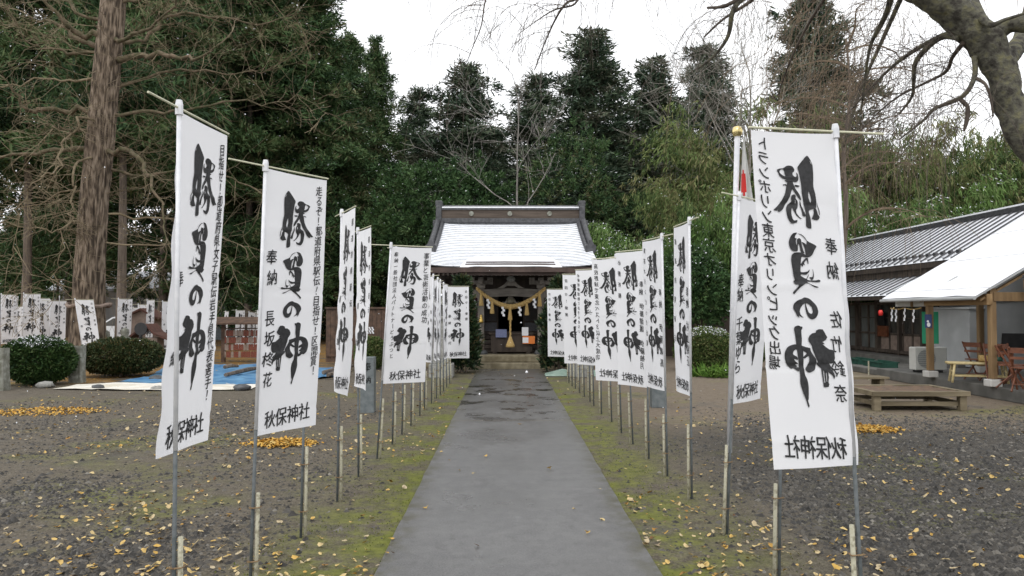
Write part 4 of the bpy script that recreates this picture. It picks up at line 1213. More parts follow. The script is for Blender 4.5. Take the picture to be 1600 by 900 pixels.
def stone_post(u0, u1, vt, vb, lab):
    p = gnd((u0 + u1) / 2, vb); w = (u1 - u0) * p.y / 1200; h = (vb - vt) * p.y / 1200
    b = MB(); n_ = 7
    for i in range(n_ + 1):
        z = h * i / n_; q = w / 2 * (1.04 - .1 * i / n_)
        for sx, sy in ((-1, -1), (1, -1), (1, 1), (-1, 1)):
            j = Vector((p.x + sx * q, p.y + sy * q, z)); nn = mnoise.noise_vector(j * 3) * .02
            b.v.append(tuple(j + nn))
    for i in range(n_):
        for k in range(4): b.face((i * 4 + k, i * 4 + (k + 1) % 4, i * 4 + 4 + (k + 1) % 4, i * 4 + 4 + k))
    b.face((n_ * 4, n_ * 4 + 1, n_ * 4 + 2, n_ * 4 + 3))
    tag(b.build('stone_post', 'lichen_stone'), lab, 'post', 'old stone posts by the clipped bushes')
stone_post(-6, 10, 545, 610, 'lichen spotted stone post left of the round clipped bush')
stone_post(112, 129, 541, 598, 'lichen spotted stone post right of the round clipped bush')

# offering stones beside the rows of banners
o_ = gnd(575, 644)
os_ = thing('dedication_stone', 'upright grey slate stone with two carved characters behind the left banners', 'stone', o_)
b = MB(); b.box((0, 0, .46), (.235, .20, .98)); stn = b.build('slab', 'slate_stone', os_, bevel=.008)
o2 = gnd(1028, 636)
t = thing('dark_stone_post', 'dark polished stone post behind the right banners', 'stone', o2)
b = MB(); b.box((0, 0, .45), (.26, .24, .90)); b.build('shaft', 'slate_stone', t, bevel=.008)
b = MB(); b.box((0, 0, .905), (.20, .18, .03)); b.build('cap', 'dark_stone', t, bevel=.008)

# wooden rack of prayer plaques
p = gnd(380, 566)
rk = thing('plaque_rack', 'roofed wooden rack hung with rows of red brown prayer plaques', 'rack', (p.x, p.y, 0))
wd = 1.9
for s in (-1, 1):
    b = MB(); b.box((s * wd / 2 + .28, 0, .68), (.12, .12, 1.36)); b.build('post', 'rack_wood', rk)
b = MB(); b.prism([(-.5, 1.28), (0, 1.46), (.5, 1.28), (.5, 1.34), (0, 1.53), (-.5, 1.34)], (-1.05, 0, 0), (0, 1, 0), (0, 0, 1), 2.7); b.build('rack_roof', 'rack_wood', rk)
b = MB()
for z in (.42, .66, .90, 1.14): b.box((.28, 0, z), (wd, .05, .035))
b.build('rail', 'rack_wood', rk)
random.seed(3)
for z in (.40, .64, .88, 1.12):
    b = MB()
    for i in range(22):
        x = -.60 + i * .083 + random.uniform(-.01, .01); b.cur = random.choice((0, 0, 1))
        b.prism([(-.040, -.235), (.040, -.235), (.040, -.05), (0, -.02), (-.040, -.05)], (x, -.045 - random.uniform(0, .02), z), (1, 0, 0), (0, 0, 1), .012)
    b.m = b.m[:]; r_ = b.build('plaque_row', ['plaque_red', 'kiosk_wood'], rk); r_['kind'] = 'stuff'
# brown fence with paper streamers behind the dedication stone
fn = thing('wooden_fence', 'dark brown board fence with paper streamers behind the dedication stone', 'fence', at(590, 540, 25) * 1.0)
fn.location.z = 0
b = MB()
for i in range(22): b.box((-1.6 + i * .15, 0, .95), (.142, .03, 1.75))
fb = b.build('boards', 'rack_wood', fn)
b = MB(); b.box((0, -.03, 1.83), (3.4, .10, .06)); b.box((0, -.03, .3), (3.3, .05, .08)); b.build('top_rail', 'rack_wood', fn)
b = MB()
for k in range(4): shide(b, -.42 + k * .09, -.08, 1.22, .75)
b.build('paper_streamers', 'paper', fn)

# kiosk, round sign, notice stand, statue
def tp(u, v, d_):
    q = at(u, v, d_); return q
p = at(229, 530, 27.5)
ki = thing('wooden_kiosk', 'small weathered wooden kiosk with a gabled roof among the far banners', 'kiosk', (p.x, p.y, 0))
b = MB(); b.box((0, 0, .9), (.85, .8, 1.3)); b.add([(-.425, -.401, 1.55), (.425, -.401, 1.55), (0, -.401, 1.78)], [(0, 1, 2)]); b.build('kiosk_wall', 'kiosk_wood', ki)
b = MB(); b.prism([(-.62, 1.44), (0, 1.76), (.62, 1.44), (.62, 1.50), (0, 1.83), (-.62, 1.50)], (0, -.55, 0), (1, 0, 0), (0, 0, 1), -1.1); b.build('kiosk_roof', 'red_roof', ki)
b = MB()
for sx in (-.4, .4): b.box((sx, 0, .125), (.1, .7, .25))
b.build('kiosk_base', 'dark_wood', ki)
p = at(233, 525, 25.0)
lr = thing('small_shrine_roof', 'little reddish brown curved roof over a low shrine below the kiosk', 'shrine', (p.x, p.y, 0))
b = MB(); b.prism([(-.62, .78), (-.3, .98), (-.08, 1.25), (.08, 1.25), (.3, .98), (.75, .80), (.75, .86), (.3, 1.05), (.08, 1.32), (-.08, 1.32), (-.3, 1.05), (-.62, .84)], (0, -.4, 0), (1, 0, 0), (0, 0, 1), -.8); b.build('curved_roof', 'red_roof', lr)
b = MB(); b.box((0, 0, .62), (.75, .5, .5)); b.build('shrine_body', 'kiosk_wood', lr)
b = MB()
for sx in (-.3, .3): b.box((sx, 0, .19), (.1, .4, .37))
b.build('shrine_legs', 'dark_wood', lr)
p = at(220, 514, 23.5)
rs = thing('round_sign', 'round black sign with small white writing on a post', 'sign', (p.x, p.y, 0))
b = MB(); b.tube([(0, 0, 0), (0, 0, 1.0)], .05, 8); b.build('post', 'black', rs)
b = MB(); b.lathe([(.19, -.02), (.2, 0), (.19, .02)], n=20)
b.v = [(v_[0], v_[2], v_[1] + p.z) for v_ in b.v]; disc = b.build('disc', 'black', rs)
p = at(234, 541, 22.5)
ns = thing('notice_stand', 'small white notice box on two short legs in the yellow leaves', 'notice', (p.x, p.y, 0))
b = MB(); b.box((0, 0, p.z), (.30, .10, .17)); b.build('box', 'paper', ns)
b = MB(); b.box((0, 0, p.z + .1), (.34, .14, .03)); b.build('lid', 'grey_wood', ns)
for sx in (-.09, .11):
    b = MB(); b.box((sx, 0, (p.z - .09) / 2), (.035, .035, p.z - .09)); b.build('leg', 'stake', ns)
for u, v, d_, s, lab in ((195, 522, 24.0, 1, 'small weathered stone figure beside the far grey trunk'), (166, 526, 24.2, .85, 'low rounded stone figure at the foot of the large ginkgo')):
    p = at(u, v, d_)
    b = MB(); b.lathe([(.20 * s, 0), (.22 * s, .3), (.20 * s, p.z - .16), (.10 * s, p.z - .05), (.13 * s, p.z + .05), (.12 * s, p.z + .14), (.03, p.z + .2)], (0, 0, 0), 10)
    o = b.build('stone_figure', 'lichen_stone', smooth=True); o.location = (p.x, p.y, 0); tag(o, lab, 'statue')
# parked car and grey house beyond the trees
p = at(178, 522, 36)
cr = thing('parked_car', 'silver white parked car half hidden by banners beyond the ginkgo', 'car', (p.x + .9, p.y, 0))
prof = [(-2.0, .35), (-2.05, .75), (-1.75, .95), (-1.25, 1.02), (-.55, 1.46), (.85, 1.50), (1.65, 1.05), (1.95, .95), (2.0, .35)]
b = MB(); b.prism(prof, (0, -.85, 0), (1, 0, 0), (0, 0, 1), -1.7); b.build('car_body', 'car_paint', cr, bevel=.06)
b = MB(); b.prism([(-1.05, 1.05), (-.5, 1.39), (.25, 1.42), (.25, 1.05)], (0, -.865, 0), (1, 0, 0), (0, 0, 1), -.01); b.prism([(.32, 1.05), (.32, 1.42), (.85, 1.42), (1.35, 1.07)], (0, -.865, 0), (1, 0, 0), (0, 0, 1), -.01); b.build('side_window', 'glass_dark', cr)
for x in (-1.3, 1.3):
    b = MB(); b.tube([(x, -.88, .32), (x, -.66, .32)], .32, 18); wh = b.build('wheel', 'tyre', cr)
    b = MB(); b.tube([(x, -.89, .32), (x, -.87, .32)], .19, 14); b.build('rim', 'car_paint', wh)
p = at(172, 500, 52)
hg = thing('grey_house', 'plain grey house with a snow dusted roof seen between far trunks', 'house', (p.x, p.y, 0))
b = MB(); b.box((0, 2, 1.6), (7, 5, 3.2)); b.build('house_wall', 'house_grey', hg)
b = MB(); b.prism([(-.6, 3.1), (2.5, 4.5), (5.6, 3.1)], (-4, 0, 0), (0, 1, 0), (0, 0, 1), 8); b.build('house_roof', 'snow_thin', hg)
b = MB(); b.box((-1, -.52, 1.9), (1.6, .05, 1.0)); b.box((1.6, -.52, 1.9), (1.6, .05, 1.0)); b.build('house_window', 'glass_dark', hg)
p = at(372, 470, 46)
hg = thing('dark_house', 'dark grey building with a slanting snowy roof edge behind the plaque rack', 'house', (p.x, p.y, 0))
b = MB(); b.box((0, 2, 1.8), (4.4, 4, 3.6)); b.build('house_wall', 'slate_stone', hg)
b = MB(); b.prism([(-2.6, 2.6), (2.6, 1.4), (2.6, 1.5), (-2.6, 2.7)], (0, -.9, 0), (1, 0, 0), (0, 0, 1), -.9); b.build('snowy_eave', 'snow', hg)
b = MB(); b.prism([(-2.4, 3.6), (0, 4.8), (2.4, 3.6)], (0, -.2, 0), (1, 0, 0), (0, 0, 1), -4.4); b.build('house_roof', 'slate', hg)

# ================================================================== TREES
def trunk_mesh(name, m_, H, r0, r1, lean=(0, 0), n=12, flare=1.35, seed=0, rows=14, wob=.05):
    b = MB(); pts, rad = [], []
    for i in range(rows + 1):
        t = i / rows
        pts.append((lean[0] * t + wob * mnoise.noise(Vector((t * 3, seed, 0))), lean[1] * t + wob * mnoise.noise(Vector((t * 3, seed + 9, 0))), H * t))
        rad.append((r0 + (r1 - r0) * t) * (1 + (flare - 1) * max(0, 1 - t * rows / 2.2)))
    b.tube(pts, rad, n, jit=.05)
    return b.mesh(name, m_, smooth=True)

def cedar_crown(seed, H, zb, Rm, nb=9, tuft=.30, wid=.062, shape=1.2, snow=.10, m_='cedar_leaf', gap=.80):
    """boughs carrying rounded clumps of needles, with gaps between them"""
    rg = np.random.default_rng(seed)
    C, D, T, S = [], [], [], []
    z = zb
    def clump(c, r, tone, sn, n):
        d = unit(rg.normal(size=(n, 3))); q = rg.uniform(.25, 1, n) ** .6
        p = c + d * (q * r)[:, None] * np.array([1.15, 1.15, .50])
        C.append(p); D.append(d * .8 + np.array([c[0], c[1], 0]) / (np.hypot(c[0], c[1]) + .3) * .5 + np.array([0, 0, .35]))
        T.append(np.clip(tone + rg.normal(size=n) * .13, 0, 1)); S.append(np.clip(d[:, 2] * 1.2 + .15, 0, 1) * sn)
    while z < H - .3:
        q = (z - zb) / (H - zb)
        rr = Rm * ((1 - q ** shape) * .90 + .10) * (.70 + .30 * min(1, q * 5 + .3)) * (1 + .16 * mnoise.noise(Vector((z * .9, seed, 0))))
        nbr = max(3, int(4 + rr * 1.5))
        a0 = rg.uniform(0, 6.28)
        for k in range(nbr):
            a = a0 + 6.283 * k / nbr + rg.normal() * .3
            L = rr * rg.uniform(.50, 1.22); tone = rg.uniform(.1, .85)
            sn = rg.uniform(.2, 1) * (.45 + .55 * q)
            zo = z + rg.normal() * .25; s = .30 * L if L > 1 else 0
            while s <= L + .01:
                f = s / max(L, .1)
                c = np.array([math.cos(a) * s, math.sin(a) * s, zo - .05 * L * f - .16 * L * f * f]) + rg.normal(size=3) * .16
                clump(c, rg.uniform(.34, .58), tone + rg.normal() * .1, sn, 15)
                s += rg.uniform(.50, .72)
        z += gap * (1 - .40 * q)
    for i in range(5): clump(np.array([rg.normal() * .1, rg.normal() * .1, H - .8 + i * .18]), .34 - .05 * i, .6, .6, 10)
    C, D, T, S = map(np.concatenate, (C, D, T, S))
    V, F, t, mi = tufts(rg, C, D, nb, tuft, wid, .75, T, snow, S)
    return np_mesh('cedar_crown', V, F, [m_, 'snow'], t, mi)

cedar_protos = []
for i, (H, zb, Rm, sn, m_, rt) in enumerate(((20, 4.0, 4.4, .16, 'cedar_leaf', .26), (20, 6.6, 3.6, .07, 'cedar_leaf', .15), (16, 2.0, 4.0, .55, 'cedar_leaf_grey', .24), (16, 3.0, 3.4, .55, 'cedar_leaf_grey', .20), (20, 1.2, 4.6, .10, 'cedar_leaf', .28))):
    cedar_protos.append((H, trunk_mesh('cedar_trunk', 'cedar_bark', H * .96, rt, .04, seed=i), cedar_crown(100 + i, H, zb, Rm, snow=sn, m_=m_)))
tree_rng = random.Random(4)
def cedar(kind, u, y, vtop, label, wscale=1.0, xoff=0, cat='tree'):
    H, tm, cm = cedar_protos[kind]
    top = at(u, vtop, y)
    s = top.z / H
    if 600 < u < 1150: wscale *= 1.22
    t = thing('cedar_tree', label, cat, (top.x + xoff, y, 0), tree_rng.uniform(0, 6.28), 'cedars of the shrine wood')
    t.scale = (s * wscale, s * wscale, s)
    link_mesh('trunk', tm, t); link_mesh('crown', cm, t)
    return t
CEDARS = [
    (1, -22, 47, -150, 'tall cedar at the far left edge with sky showing through its crown', .70),
    (1, 55, 38, -330, 'tall cedar with a bare tan trunk left of the large ginkgo', 1.05),
    (0, 118, 50, -130, 'dark cedar partly hidden behind the large ginkgo trunk', .72),
    (1, 202, 33, -420, 'tall cedar with a slim grey trunk just right of the large ginkgo', .95),
    (1, 262, 44, -190, 'dark cedar behind the nearest left banner', 1.1),
    (0, 322, 48, -210, 'dark cedar rising between the two nearest left banners', 1.1),
    (1, 395, 42, -190, 'dark high crowned cedar above the second left banner', 1.15),
    (4, 436, 47, -90, 'broad dark cedar right of the second left banner', 1.05),
    (0, 492, 43, -52, 'tall cedar whose snowy top stands left of the open sky', 1.2),
    (0, 545, 52, 52, 'cedar stepping down towards the open sky', 1.15),
    (4, 588, 55, 66, 'snow flecked cedar second in the descending line left of the open sky', .95),
    (3, 652, 60, 140, 'slim brownish cedar in the gap left of the snowy cedar over the roof', 1.05),
    (2, 728, 48, 100, 'snow dusted cedar above the left end of the shrine roof', 1.30),
    (3, 700, 56, 215, 'lower dark cedar filling in behind the left of the shrine roof', 1.4),
    (3, 838, 54, 120, 'greyish cedar behind the bare tree above the shrine ridge', 1.30),
    (2, 925, 46, 48, 'tallest snow dusted cedar above the right end of the shrine roof', 1.32),
    (4, 968, 55, 190, 'dark cedar between the tallest and the next snowy cedar right of the shrine', 1.25),
    (2, 1022, 50, 92, 'pointed snow dusted cedar right of the shrine roof', 1.25),
    (3, 1106, 60, 72, 'slim pale cedar left of the large right banner', 1.15),
    (3, 776, 60, 205, 'small dusty cedar between the two snowy cedars above the shrine ridge', 1.35),
    (2, 1062, 62, 170, 'lower grey green cedar between the pointed cedar and the slim pale one', 1.35),
    (2, 1266, 48, -24, 'large snowy cedar rising behind the large right banner', 1.35),
]
for k, u, y, vt, lab, ws in CEDARS:
    cedar(k, u, y, vt, lab, ws)

# the wood behind, read as one dark mass
rgw = np.random.default_rng(77)
C, D, T, S = [], [], [], []
for i in range(92):
    y = rgw.uniform(58, 84)
    u = rgw.uniform(-250, 1850)
    x = (u - 792) * y / 1200
    open_ = 560 < u < 1150
    h = rgw.uniform(6, 9) if open_ else (rgw.uniform(9, 14) if u <= 560 else rgw.uniform(8, 11))
    for k in range(int(h * 26)):
        z = rgw.uniform(0, 1) ** .8 * h
        r = (2.7 * (1 - (z / h) ** 1.6) + .3)
        a = rgw.uniform(0, 6.28); q = math.sqrt(rgw.uniform(.2, 1))
        C.append((x + r * q * math.cos(a), y + r * q * math.sin(a), z)); D.append((math.cos(a), math.sin(a), .4)); T.append(rgw.uniform(0, .8)); S.append(z / h)
C, D, T, S = map(np.array, (C, D, T, S))
V, F, t, mi = tufts(rgw, C, D, 8, .75, .26, .8, T, .06, S)
tag(link_mesh('far_wood', np_mesh('far_wood', V, F, ['cedar_leaf', 'snow'], t, mi)), 'dark far-off wood closing the view behind the trees', None, kind='stuff')

# broadleaf evergreens
def broad_crown(seed, rx, ry, rz, n, nb=24, L=.30, W=.13, m_='broad_leaf', snow=.05, lump=.3, zc=None, bottom=-.8):
    rg = np.random.default_rng(seed)
    d = unit(rg.normal(size=(n, 3)))
    d = d[d[:, 2] > bottom]
    q = np.array([1 + lump * mnoise.noise(Vector(p * 2.1) + Vector((seed, 0, 0))) + lump * .6 * mnoise.noise(Vector(p * 5) + Vector((0, seed, 0))) for p in d])
    rad = rg.uniform(.55, 1.0, len(d)) ** .5 * q
    C = d * rad[:, None] * np.array([rx, ry, rz]) + np.array([0, 0, zc if zc is not None else rz])
    ton = np.clip(rg.uniform(.1, .8, len(d)) + .35 * np.array([mnoise.noise(Vector(c * 1.4)) for c in C]), 0, 1)
    return tufts(rg, C, d + np.array([0, 0, .3]), nb, L, W, .8, ton, snow, np.clip(d[:, 2] + .2, 0, 1))
def broad_tree(name, u, y, vtop, vbot, wpx, label, cat='tree', **kw):
    top = at(u, vtop, y); bot = at(u, vbot, y)
    rz = (top.z - bot.z) / 2; rx = wpx / 2 * y / 1200
    V, F, t, mi = broad_crown(zc=bot.z + rz, rx=rx, ry=rx, rz=rz, **kw)
    o = thing(name, label, cat, (top.x, y, 0))
    link_mesh('crown', np_mesh('crown', V, F, [kw.get('m_', 'broad_leaf'), 'snow'], t, mi), o)
    b = MB(); b.tube([(0, 0, 0), (.1, 0, bot.z + rz * .6)], [.12, .06], 8); b.build('trunk', 'cedar_bark', o)
broad_tree('evergreen_tree', 665, 36, 248, 470, 150, 'rounded dark broadleaf evergreen left of the shrine roof', seed=31, n=900, L=.22, W=.075, lump=.35)
broad_tree('evergreen_tree', 745, 39, 262, 470, 110, 'bushy dark evergreen peeping over the left half of the shrine ridge', seed=32, n=700, L=.22, W=.075, lump=.4)
broad_tree('evergreen_tree', 890, 40, 215, 470, 150, 'dark evergreen mass behind the right half of the shrine roof', seed=33, n=900, L=.24, W=.06, lump=.5, m_='cedar_leaf')
broad_tree('evergreen_tree', 1010, 42, 300, 500, 220, 'dark evergreen mass under the snowy bamboo right of the shrine', seed=39, n=1100, L=.24, W=.06, lump=.4, m_='cedar_leaf', snow=.01)
broad_tree('camellia_tree', 1082, 27, 388, 520, 120, 'round glossy leaved evergreen dusted with snow between the right banners', seed=34, n=900, nb=12, L=.17, W=.085, lump=.2, snow=.16)
broad_tree('evergreen_tree', 1230, 34, 395, 520, 190, 'dark evergreen behind the large right banner beside the office', seed=35, n=900, L=.22, W=.075, lump=.4, snow=.01)
broad_tree('evergreen_tree', 620, 42, 330, 500, 150, 'dark bushy evergreen behind the left banners', seed=36, n=900, L=.24, W=.065, lump=.4, m_='cedar_leaf', snow=.01)
broad_tree('evergreen_tree', 455, 40, 330, 500, 170, 'dark low evergreen behind the plaque rack', seed=37, n=900, L=.24, W=.065, lump=.4, m_='cedar_leaf', snow=.01)
broad_tree('evergreen_tree', 90, 44, 330, 480, 170, 'dark low evergreen behind the far left banners', seed=38, n=900, L=.24, W=.065, lump=.4, m_='cedar_leaf', snow=.02)
broad_tree('evergreen_tree', 265, 46, 340, 490, 150, 'dark low evergreen right of the slim grey cedar trunk', seed=41, n=800, L=.24, W=.065, lump=.4, m_='cedar_leaf', snow=.02)

# small conifers set either side of the steps
for u, y, vt, lab, s_ in ((722, 21.6, 428, 'pointed small evergreen left of the shrine steps', 41), (873, 21.8, 430, 'pointed small evergreen right of the shrine steps', 42)):
    rg = np.random.default_rng(s_); top = at(u, vt, y); n = 640
    z = rg.uniform(0, 1, n) ** 1.0; H = top.z
    a = rg.uniform(0, 6.283, n)
    r = (.50 * np.minimum(1, (1 - z) * 1.9) ** .8 + .05) * (.75 + .35 * np.array([mnoise.noise(Vector((math.cos(q) * 1.5, math.sin(q) * 1.5, w_ * 6 + s_))) for q, w_ in zip(a, z)])) * rg.uniform(.45, 1, n) ** .5
    C = np.stack([np.cos(a) * r, np.sin(a) * r, .15 + z * (H - .3)], 1)
    D = np.stack([np.cos(a), np.sin(a), np.full(n, .9)], 1)
    V, F, t, mi = tufts(rg, C, D, 12, .16, .055, .6, np.clip(.4 + rg.normal(size=n) * .28, 0, 1))
    o = thing('small_conifer', lab, 'tree', (top.x, y, 0), 0, 'small conifers flanking the steps')
    link_mesh('crown', np_mesh('crown', V, F, ['sakaki_leaf'], t), o)
    b = MB(); b.tube([(0, 0, 0), (0, 0, H * .8)], [.05, .02], 7); b.build('trunk', 'cedar_bark', o)
    for k in range(2):
        b = MB(); b.tube([(.12 - .25 * k, -.05, 0), (.10 - .2 * k, 0, .5)], .02, 5); b.build('stem', 'cedar_bark', o)
# crumpled pale green netting by the right conifer
P_ = gnd(900, 586)
b = MB(); vs = []
for j in range(13):
    for i in range(25):
        x, y = P_.x - .85 + 1.9 * i / 24, P_.y - .5 + 1.1 * j / 12
        e = min(1, 4 * min(i / 24, 1 - i / 24, j / 12, 1 - j / 12))
        vs.append((x + .1 * mnoise.noise(Vector((y * 2, 1, 0))), y + .12 * mnoise.noise(Vector((x * 2, 4, 0))), .012 + e * (.10 + .10 * mnoise.noise(Vector((x * 3, y * 3, 0))))))
b.add(vs, [(j * 25 + i, j * 25 + i + 1, (j + 1) * 25 + i + 1, (j + 1) * 25 + i) for j in range(12) for i in range(24)])
tag(b.build('garden_net', 'pale_green', smooth=True), 'crumpled pale green netting on the ground by the right conifer', 'net')

# bamboo clumps: arching culms with hanging plumes
def bamboo(seed, H, spread, n, m_, snow=.05, L=.24, fall=.5, nb=11):
    """culms that arch over and hang feathery plumes"""
    rg = np.random.default_rng(seed); C, D, T, S = [], [], [], []; b = MB()
    for i in range(n):
        a = rg.uniform(0, 6.283); r0 = rg.uniform(0, .4) * spread
        h = H * rg.uniform(.55, 1.0); out = spread * rg.uniform(.35, 1.05); drop = h * rg.uniform(.10, fall)
        p0 = np.array([math.cos(a) * r0, math.sin(a) * r0, 0]); tone = rg.uniform(.02, .95)
        pts = []
        for k in range(19):
            t = k / 18
            x = out * t ** 2.1; z = h * (1 - (1 - t) ** 1.5) - drop * t ** 4
            pts.append(p0 + np.array([math.cos(a) * x, math.sin(a) * x, z]))
        if i % 4 == 0: b.tube([Vector(p) for p in pts], [.024 * (1 - .85 * k / 18) for k in range(19)], 4)
        for k in range(5, 19):
            for _ in range(4):
                hang = rg.uniform(0, 1) ** 1.4
                c = pts[k] + rg.normal(size=3) * np.array([.17, .17, .08]); c[2] -= hang * .75
                C.append(c); D.append((math.cos(a) * .45 + rg.normal() * .25, math.sin(a) * .45 + rg.normal() * .25, -.8 - hang)); T.append(np.clip(tone + rg.normal() * .10, 0, 1)); S.append(1 if hang < .2 else .05)
    C, D, T, S = map(np.array, (C, D, T, S))
    V, F, t, mi = tufts(rg, C, D, nb, L, .036, .38, T, snow, S)
    return b.mesh('culms', 'bamboo_culm'), np_mesh('plumes', V, F, [m_, 'snow'], t, mi)
bam = [bamboo(201, 9, 2.5, 54, 'bamboo_leaf', .015), bamboo(202, 9, 3.0, 56, 'bamboo_leaf', .03), bamboo(203, 5, 2.2, 60, 'bamboo_leaf_bright', .12, .22)]
BH = (9, 9, 5)
BAMBOO = [(0, 1155, 41, 135, 'tall olive bamboo clump left of the large right banner', 1.1), (1, 1085, 35, 245, 'rounded golden bamboo clump between the tall right banners', .9), (2, 1000, 31, 340, 'bright green snow dusted bamboo arching over the right row of banners', 1.0), (2, 955, 34, 352, 'green bamboo beside the right end of the shrine roof', .9), (2, 1125, 32, 300, 'drooping bright bamboo behind the flagpole', .8),
          (1, 1230, 40, 170, 'bamboo clump directly behind the large right banner', 1.05), (0, 1345, 42, 200, 'bamboo clump behind the left end of the office roof', 1.05), (1, 1425, 40, 165, 'wispy bamboo clump above the middle of the office roof', 1.0), (0, 1498, 44, 160, 'bamboo clump under the leaning cherry trunk', 1.1), (1, 1572, 40, 150, 'bamboo clump at the far right above the canopy', 1.0), (2, 1535, 33, 312, 'low snow capped bamboo just above the office ridge', .85), (0, 1650, 42, 160, 'bamboo clump cut by the right edge of the photo', 1.0), (2, 1385, 36, 285, 'low green bamboo above the left half of the office ridge', .9), (2, 1290, 36, 300, 'low green bamboo right behind the large right banner', .9), (2, 1460, 37, 275, 'low green bamboo above the middle of the office ridge', .95)]
for i, (k, u, y, vt, lab, ws) in enumerate(BAMBOO):
    top = at(u, vt, y); s = top.z / BH[k] * 1.10
    t = thing('bamboo_clump', lab, 'bamboo', (top.x, y, 0), i * 1.3, 'bamboo grove right of the shrine')
    t.scale = (s * ws, s * ws, s); link_mesh('culms', bam[k][0], t); link_mesh('plumes', bam[k][1], t)

# generic bare branching
def grow(b, rg, p, d, L, r, depth, up=.05, spread=.7, nseg=5, kids=(2, 4), minr=.006, sides=4, wob=.22, shrink=.62, tips=None):
    pts, rad = [p.copy()], [r]
    dd = d.normalized()
    for i in range(nseg):
        dd = (dd + Vector((rg.gauss(0, wob), rg.gauss(0, wob), rg.gauss(0, wob) + up))).normalized()
        pts.append(pts[-1] + dd * L / nseg); rad.append(max(minr, r * (1 - .65 * (i + 1) / nseg)))
    b.tube(pts, rad, sides if r > .03 else 3, cap=False)
    if tips is not None: tips.append((pts[-1], dd))
    if depth <= 0: return
    for k in range(rg.randint(*kids)):
        t = rg.uniform(.25, 1.0); i = min(nseg - 1, int(t * nseg))
        q = pts[i].lerp(pts[i + 1], t * nseg - i)
        nd = (pts[i + 1] - pts[i]).normalized() + Vector((rg.gauss(0, spread), rg.gauss(0, spread), rg.gauss(0, spread) * .8))
        grow(b, rg, q, nd, L * rg.uniform(.4, .75) , max(minr, rad[i] * shrink), depth - 1, up, spread, max(3, nseg - 1), kids, minr, sides, wob, shrink, tips)

def bare_tree(u, y, vtop, label, m_, seed, r0, n=9, lean=0, fork=.25, spread=.5):
    rg = random.Random(seed); top = at(u, vtop, y); H = top.z
    o = thing('bare_tree', label, 'tree', (top.x - lean, y, 0), 0, 'bare trees by the shrine')
    pts = [Vector((lean * t / 10 + rg.gauss(0, .04), rg.gauss(0, .04), H * .8 * t / 10)) for t in range(11)]
    b = MB(); b.tube(pts, [r0 * (1 - .8 * i / 10) for i in range(11)], 8); b.build('trunk', m_, o, smooth=True)
    b = MB()
    for k in range(n):
        t = fork + (1 - fork) * k / n; i = min(9, int(t * 10)); q = pts[i].lerp(pts[i + 1], t * 10 - i)
        a = k * 2.4 + rg.uniform(-.4, .4)
        grow(b, rg, q, Vector((math.cos(a) * .75, math.sin(a) * .75, 1.0)), H * rg.uniform(.26, .42) * (1.15 - t * .5), r0 * (1 - .8 * t) * .6, 3, .07, spread, 6, (3, 4), .008, 5, .16)
    grow(b, rg, pts[-1], Vector((0, 0, 1)), H * .22, r0 * .25, 3, .05, spread, 5, (3, 4), .008)
    b.build('branches', m_, o)
bare_tree(808, 36, 62, 'bare grey tree with upswept branches above the shrine ridge', 'grey_bark', 21, .085, 7, .0, .48)
bare_tree(1170, 38, 5, 'pale bare tree with thin upright twigs left of the large snowy cedar', 'pale_branch', 22, .14, 12, 0, .35, .4)
bare_tree(1075, 46, 80, 'thin bare tree among the snowy cedars right of the shrine', 'pale_branch', 23, .12, 9, 0, .4, .45)

# --- the large ginkgo on the left
GY = 24.0
gb = at(139, 572, GY); gb.z = 0
gk = thing('ginkgo_tree', 'huge bare ginkgo with a thick furrowed trunk and drooping twiggy boughs', 'tree', gb)
rg = random.Random(9)
gt = []
for v in (572, 480, 400, 300, 200, 100, 0, -120, -260):
    u = {572: 137, 480: 139, 400: 142, 300: 148, 200: 158, 100: 168, 0: 178, -120: 186, -260: 192}[v]
    q = at(u, v, GY); gt.append(Vector((q.x - gb.x, 0, max(0, q.z))))
gr = [.58, .47, .43, .42, .41, .39, .37, .31, .20]
# furrowed trunk: ridged outline
b = MB(); NR, NS = 120, 110
def g_at(t):
    f = t * (len(gt) - 1); i = min(len(gt) - 2, int(f)); return gt[i].lerp(gt[i + 1], f - i), gr[i] + (gr[i + 1] - gr[i]) * (f - i)
for j in range(NR + 1):
    c, r = g_at(j / NR)
    for k in range(NS):
        a = 6.2832 * k / NS
        fur = -abs(mnoise.noise(Vector((math.cos(a) * 6.2, math.sin(a) * 6.2, c.z * .5)))) * 1.5 + .6 * mnoise.noise(Vector((math.cos(a) * 12, math.sin(a) * 12, c.z * 1.1)))
        big = mnoise.noise(Vector((math.cos(a) * 1.2, math.sin(a) * 1.2, c.z * .25)))
        rr = r * (1 + .085 * fur + .07 * big + (.10 * abs(math.sin(a * 2.5)) if j < 5 else 0))
        b.v.append((c.x + rr * math.cos(a), c.y + rr * math.sin(a), c.z))
for j in range(NR):
    for k in range(NS):
        b.face((j * NS + k, j * NS + (k + 1) % NS, (j + 1) * NS + (k + 1) % NS, (j + 1) * NS + k))
gtr = b.build('trunk', 'ginkgo_bark', gk, smooth=False)
def g_z(v):
    """point on the trunk axis at photo row v"""
    z = at(150, v, GY).z
    for i in range(len(gt) - 1):
        if gt[i].z <= z <= gt[i + 1].z:
            f = (z - gt[i].z) / (gt[i + 1].z - gt[i].z); return gt[i].lerp(gt[i + 1], f)
    return gt[-1]
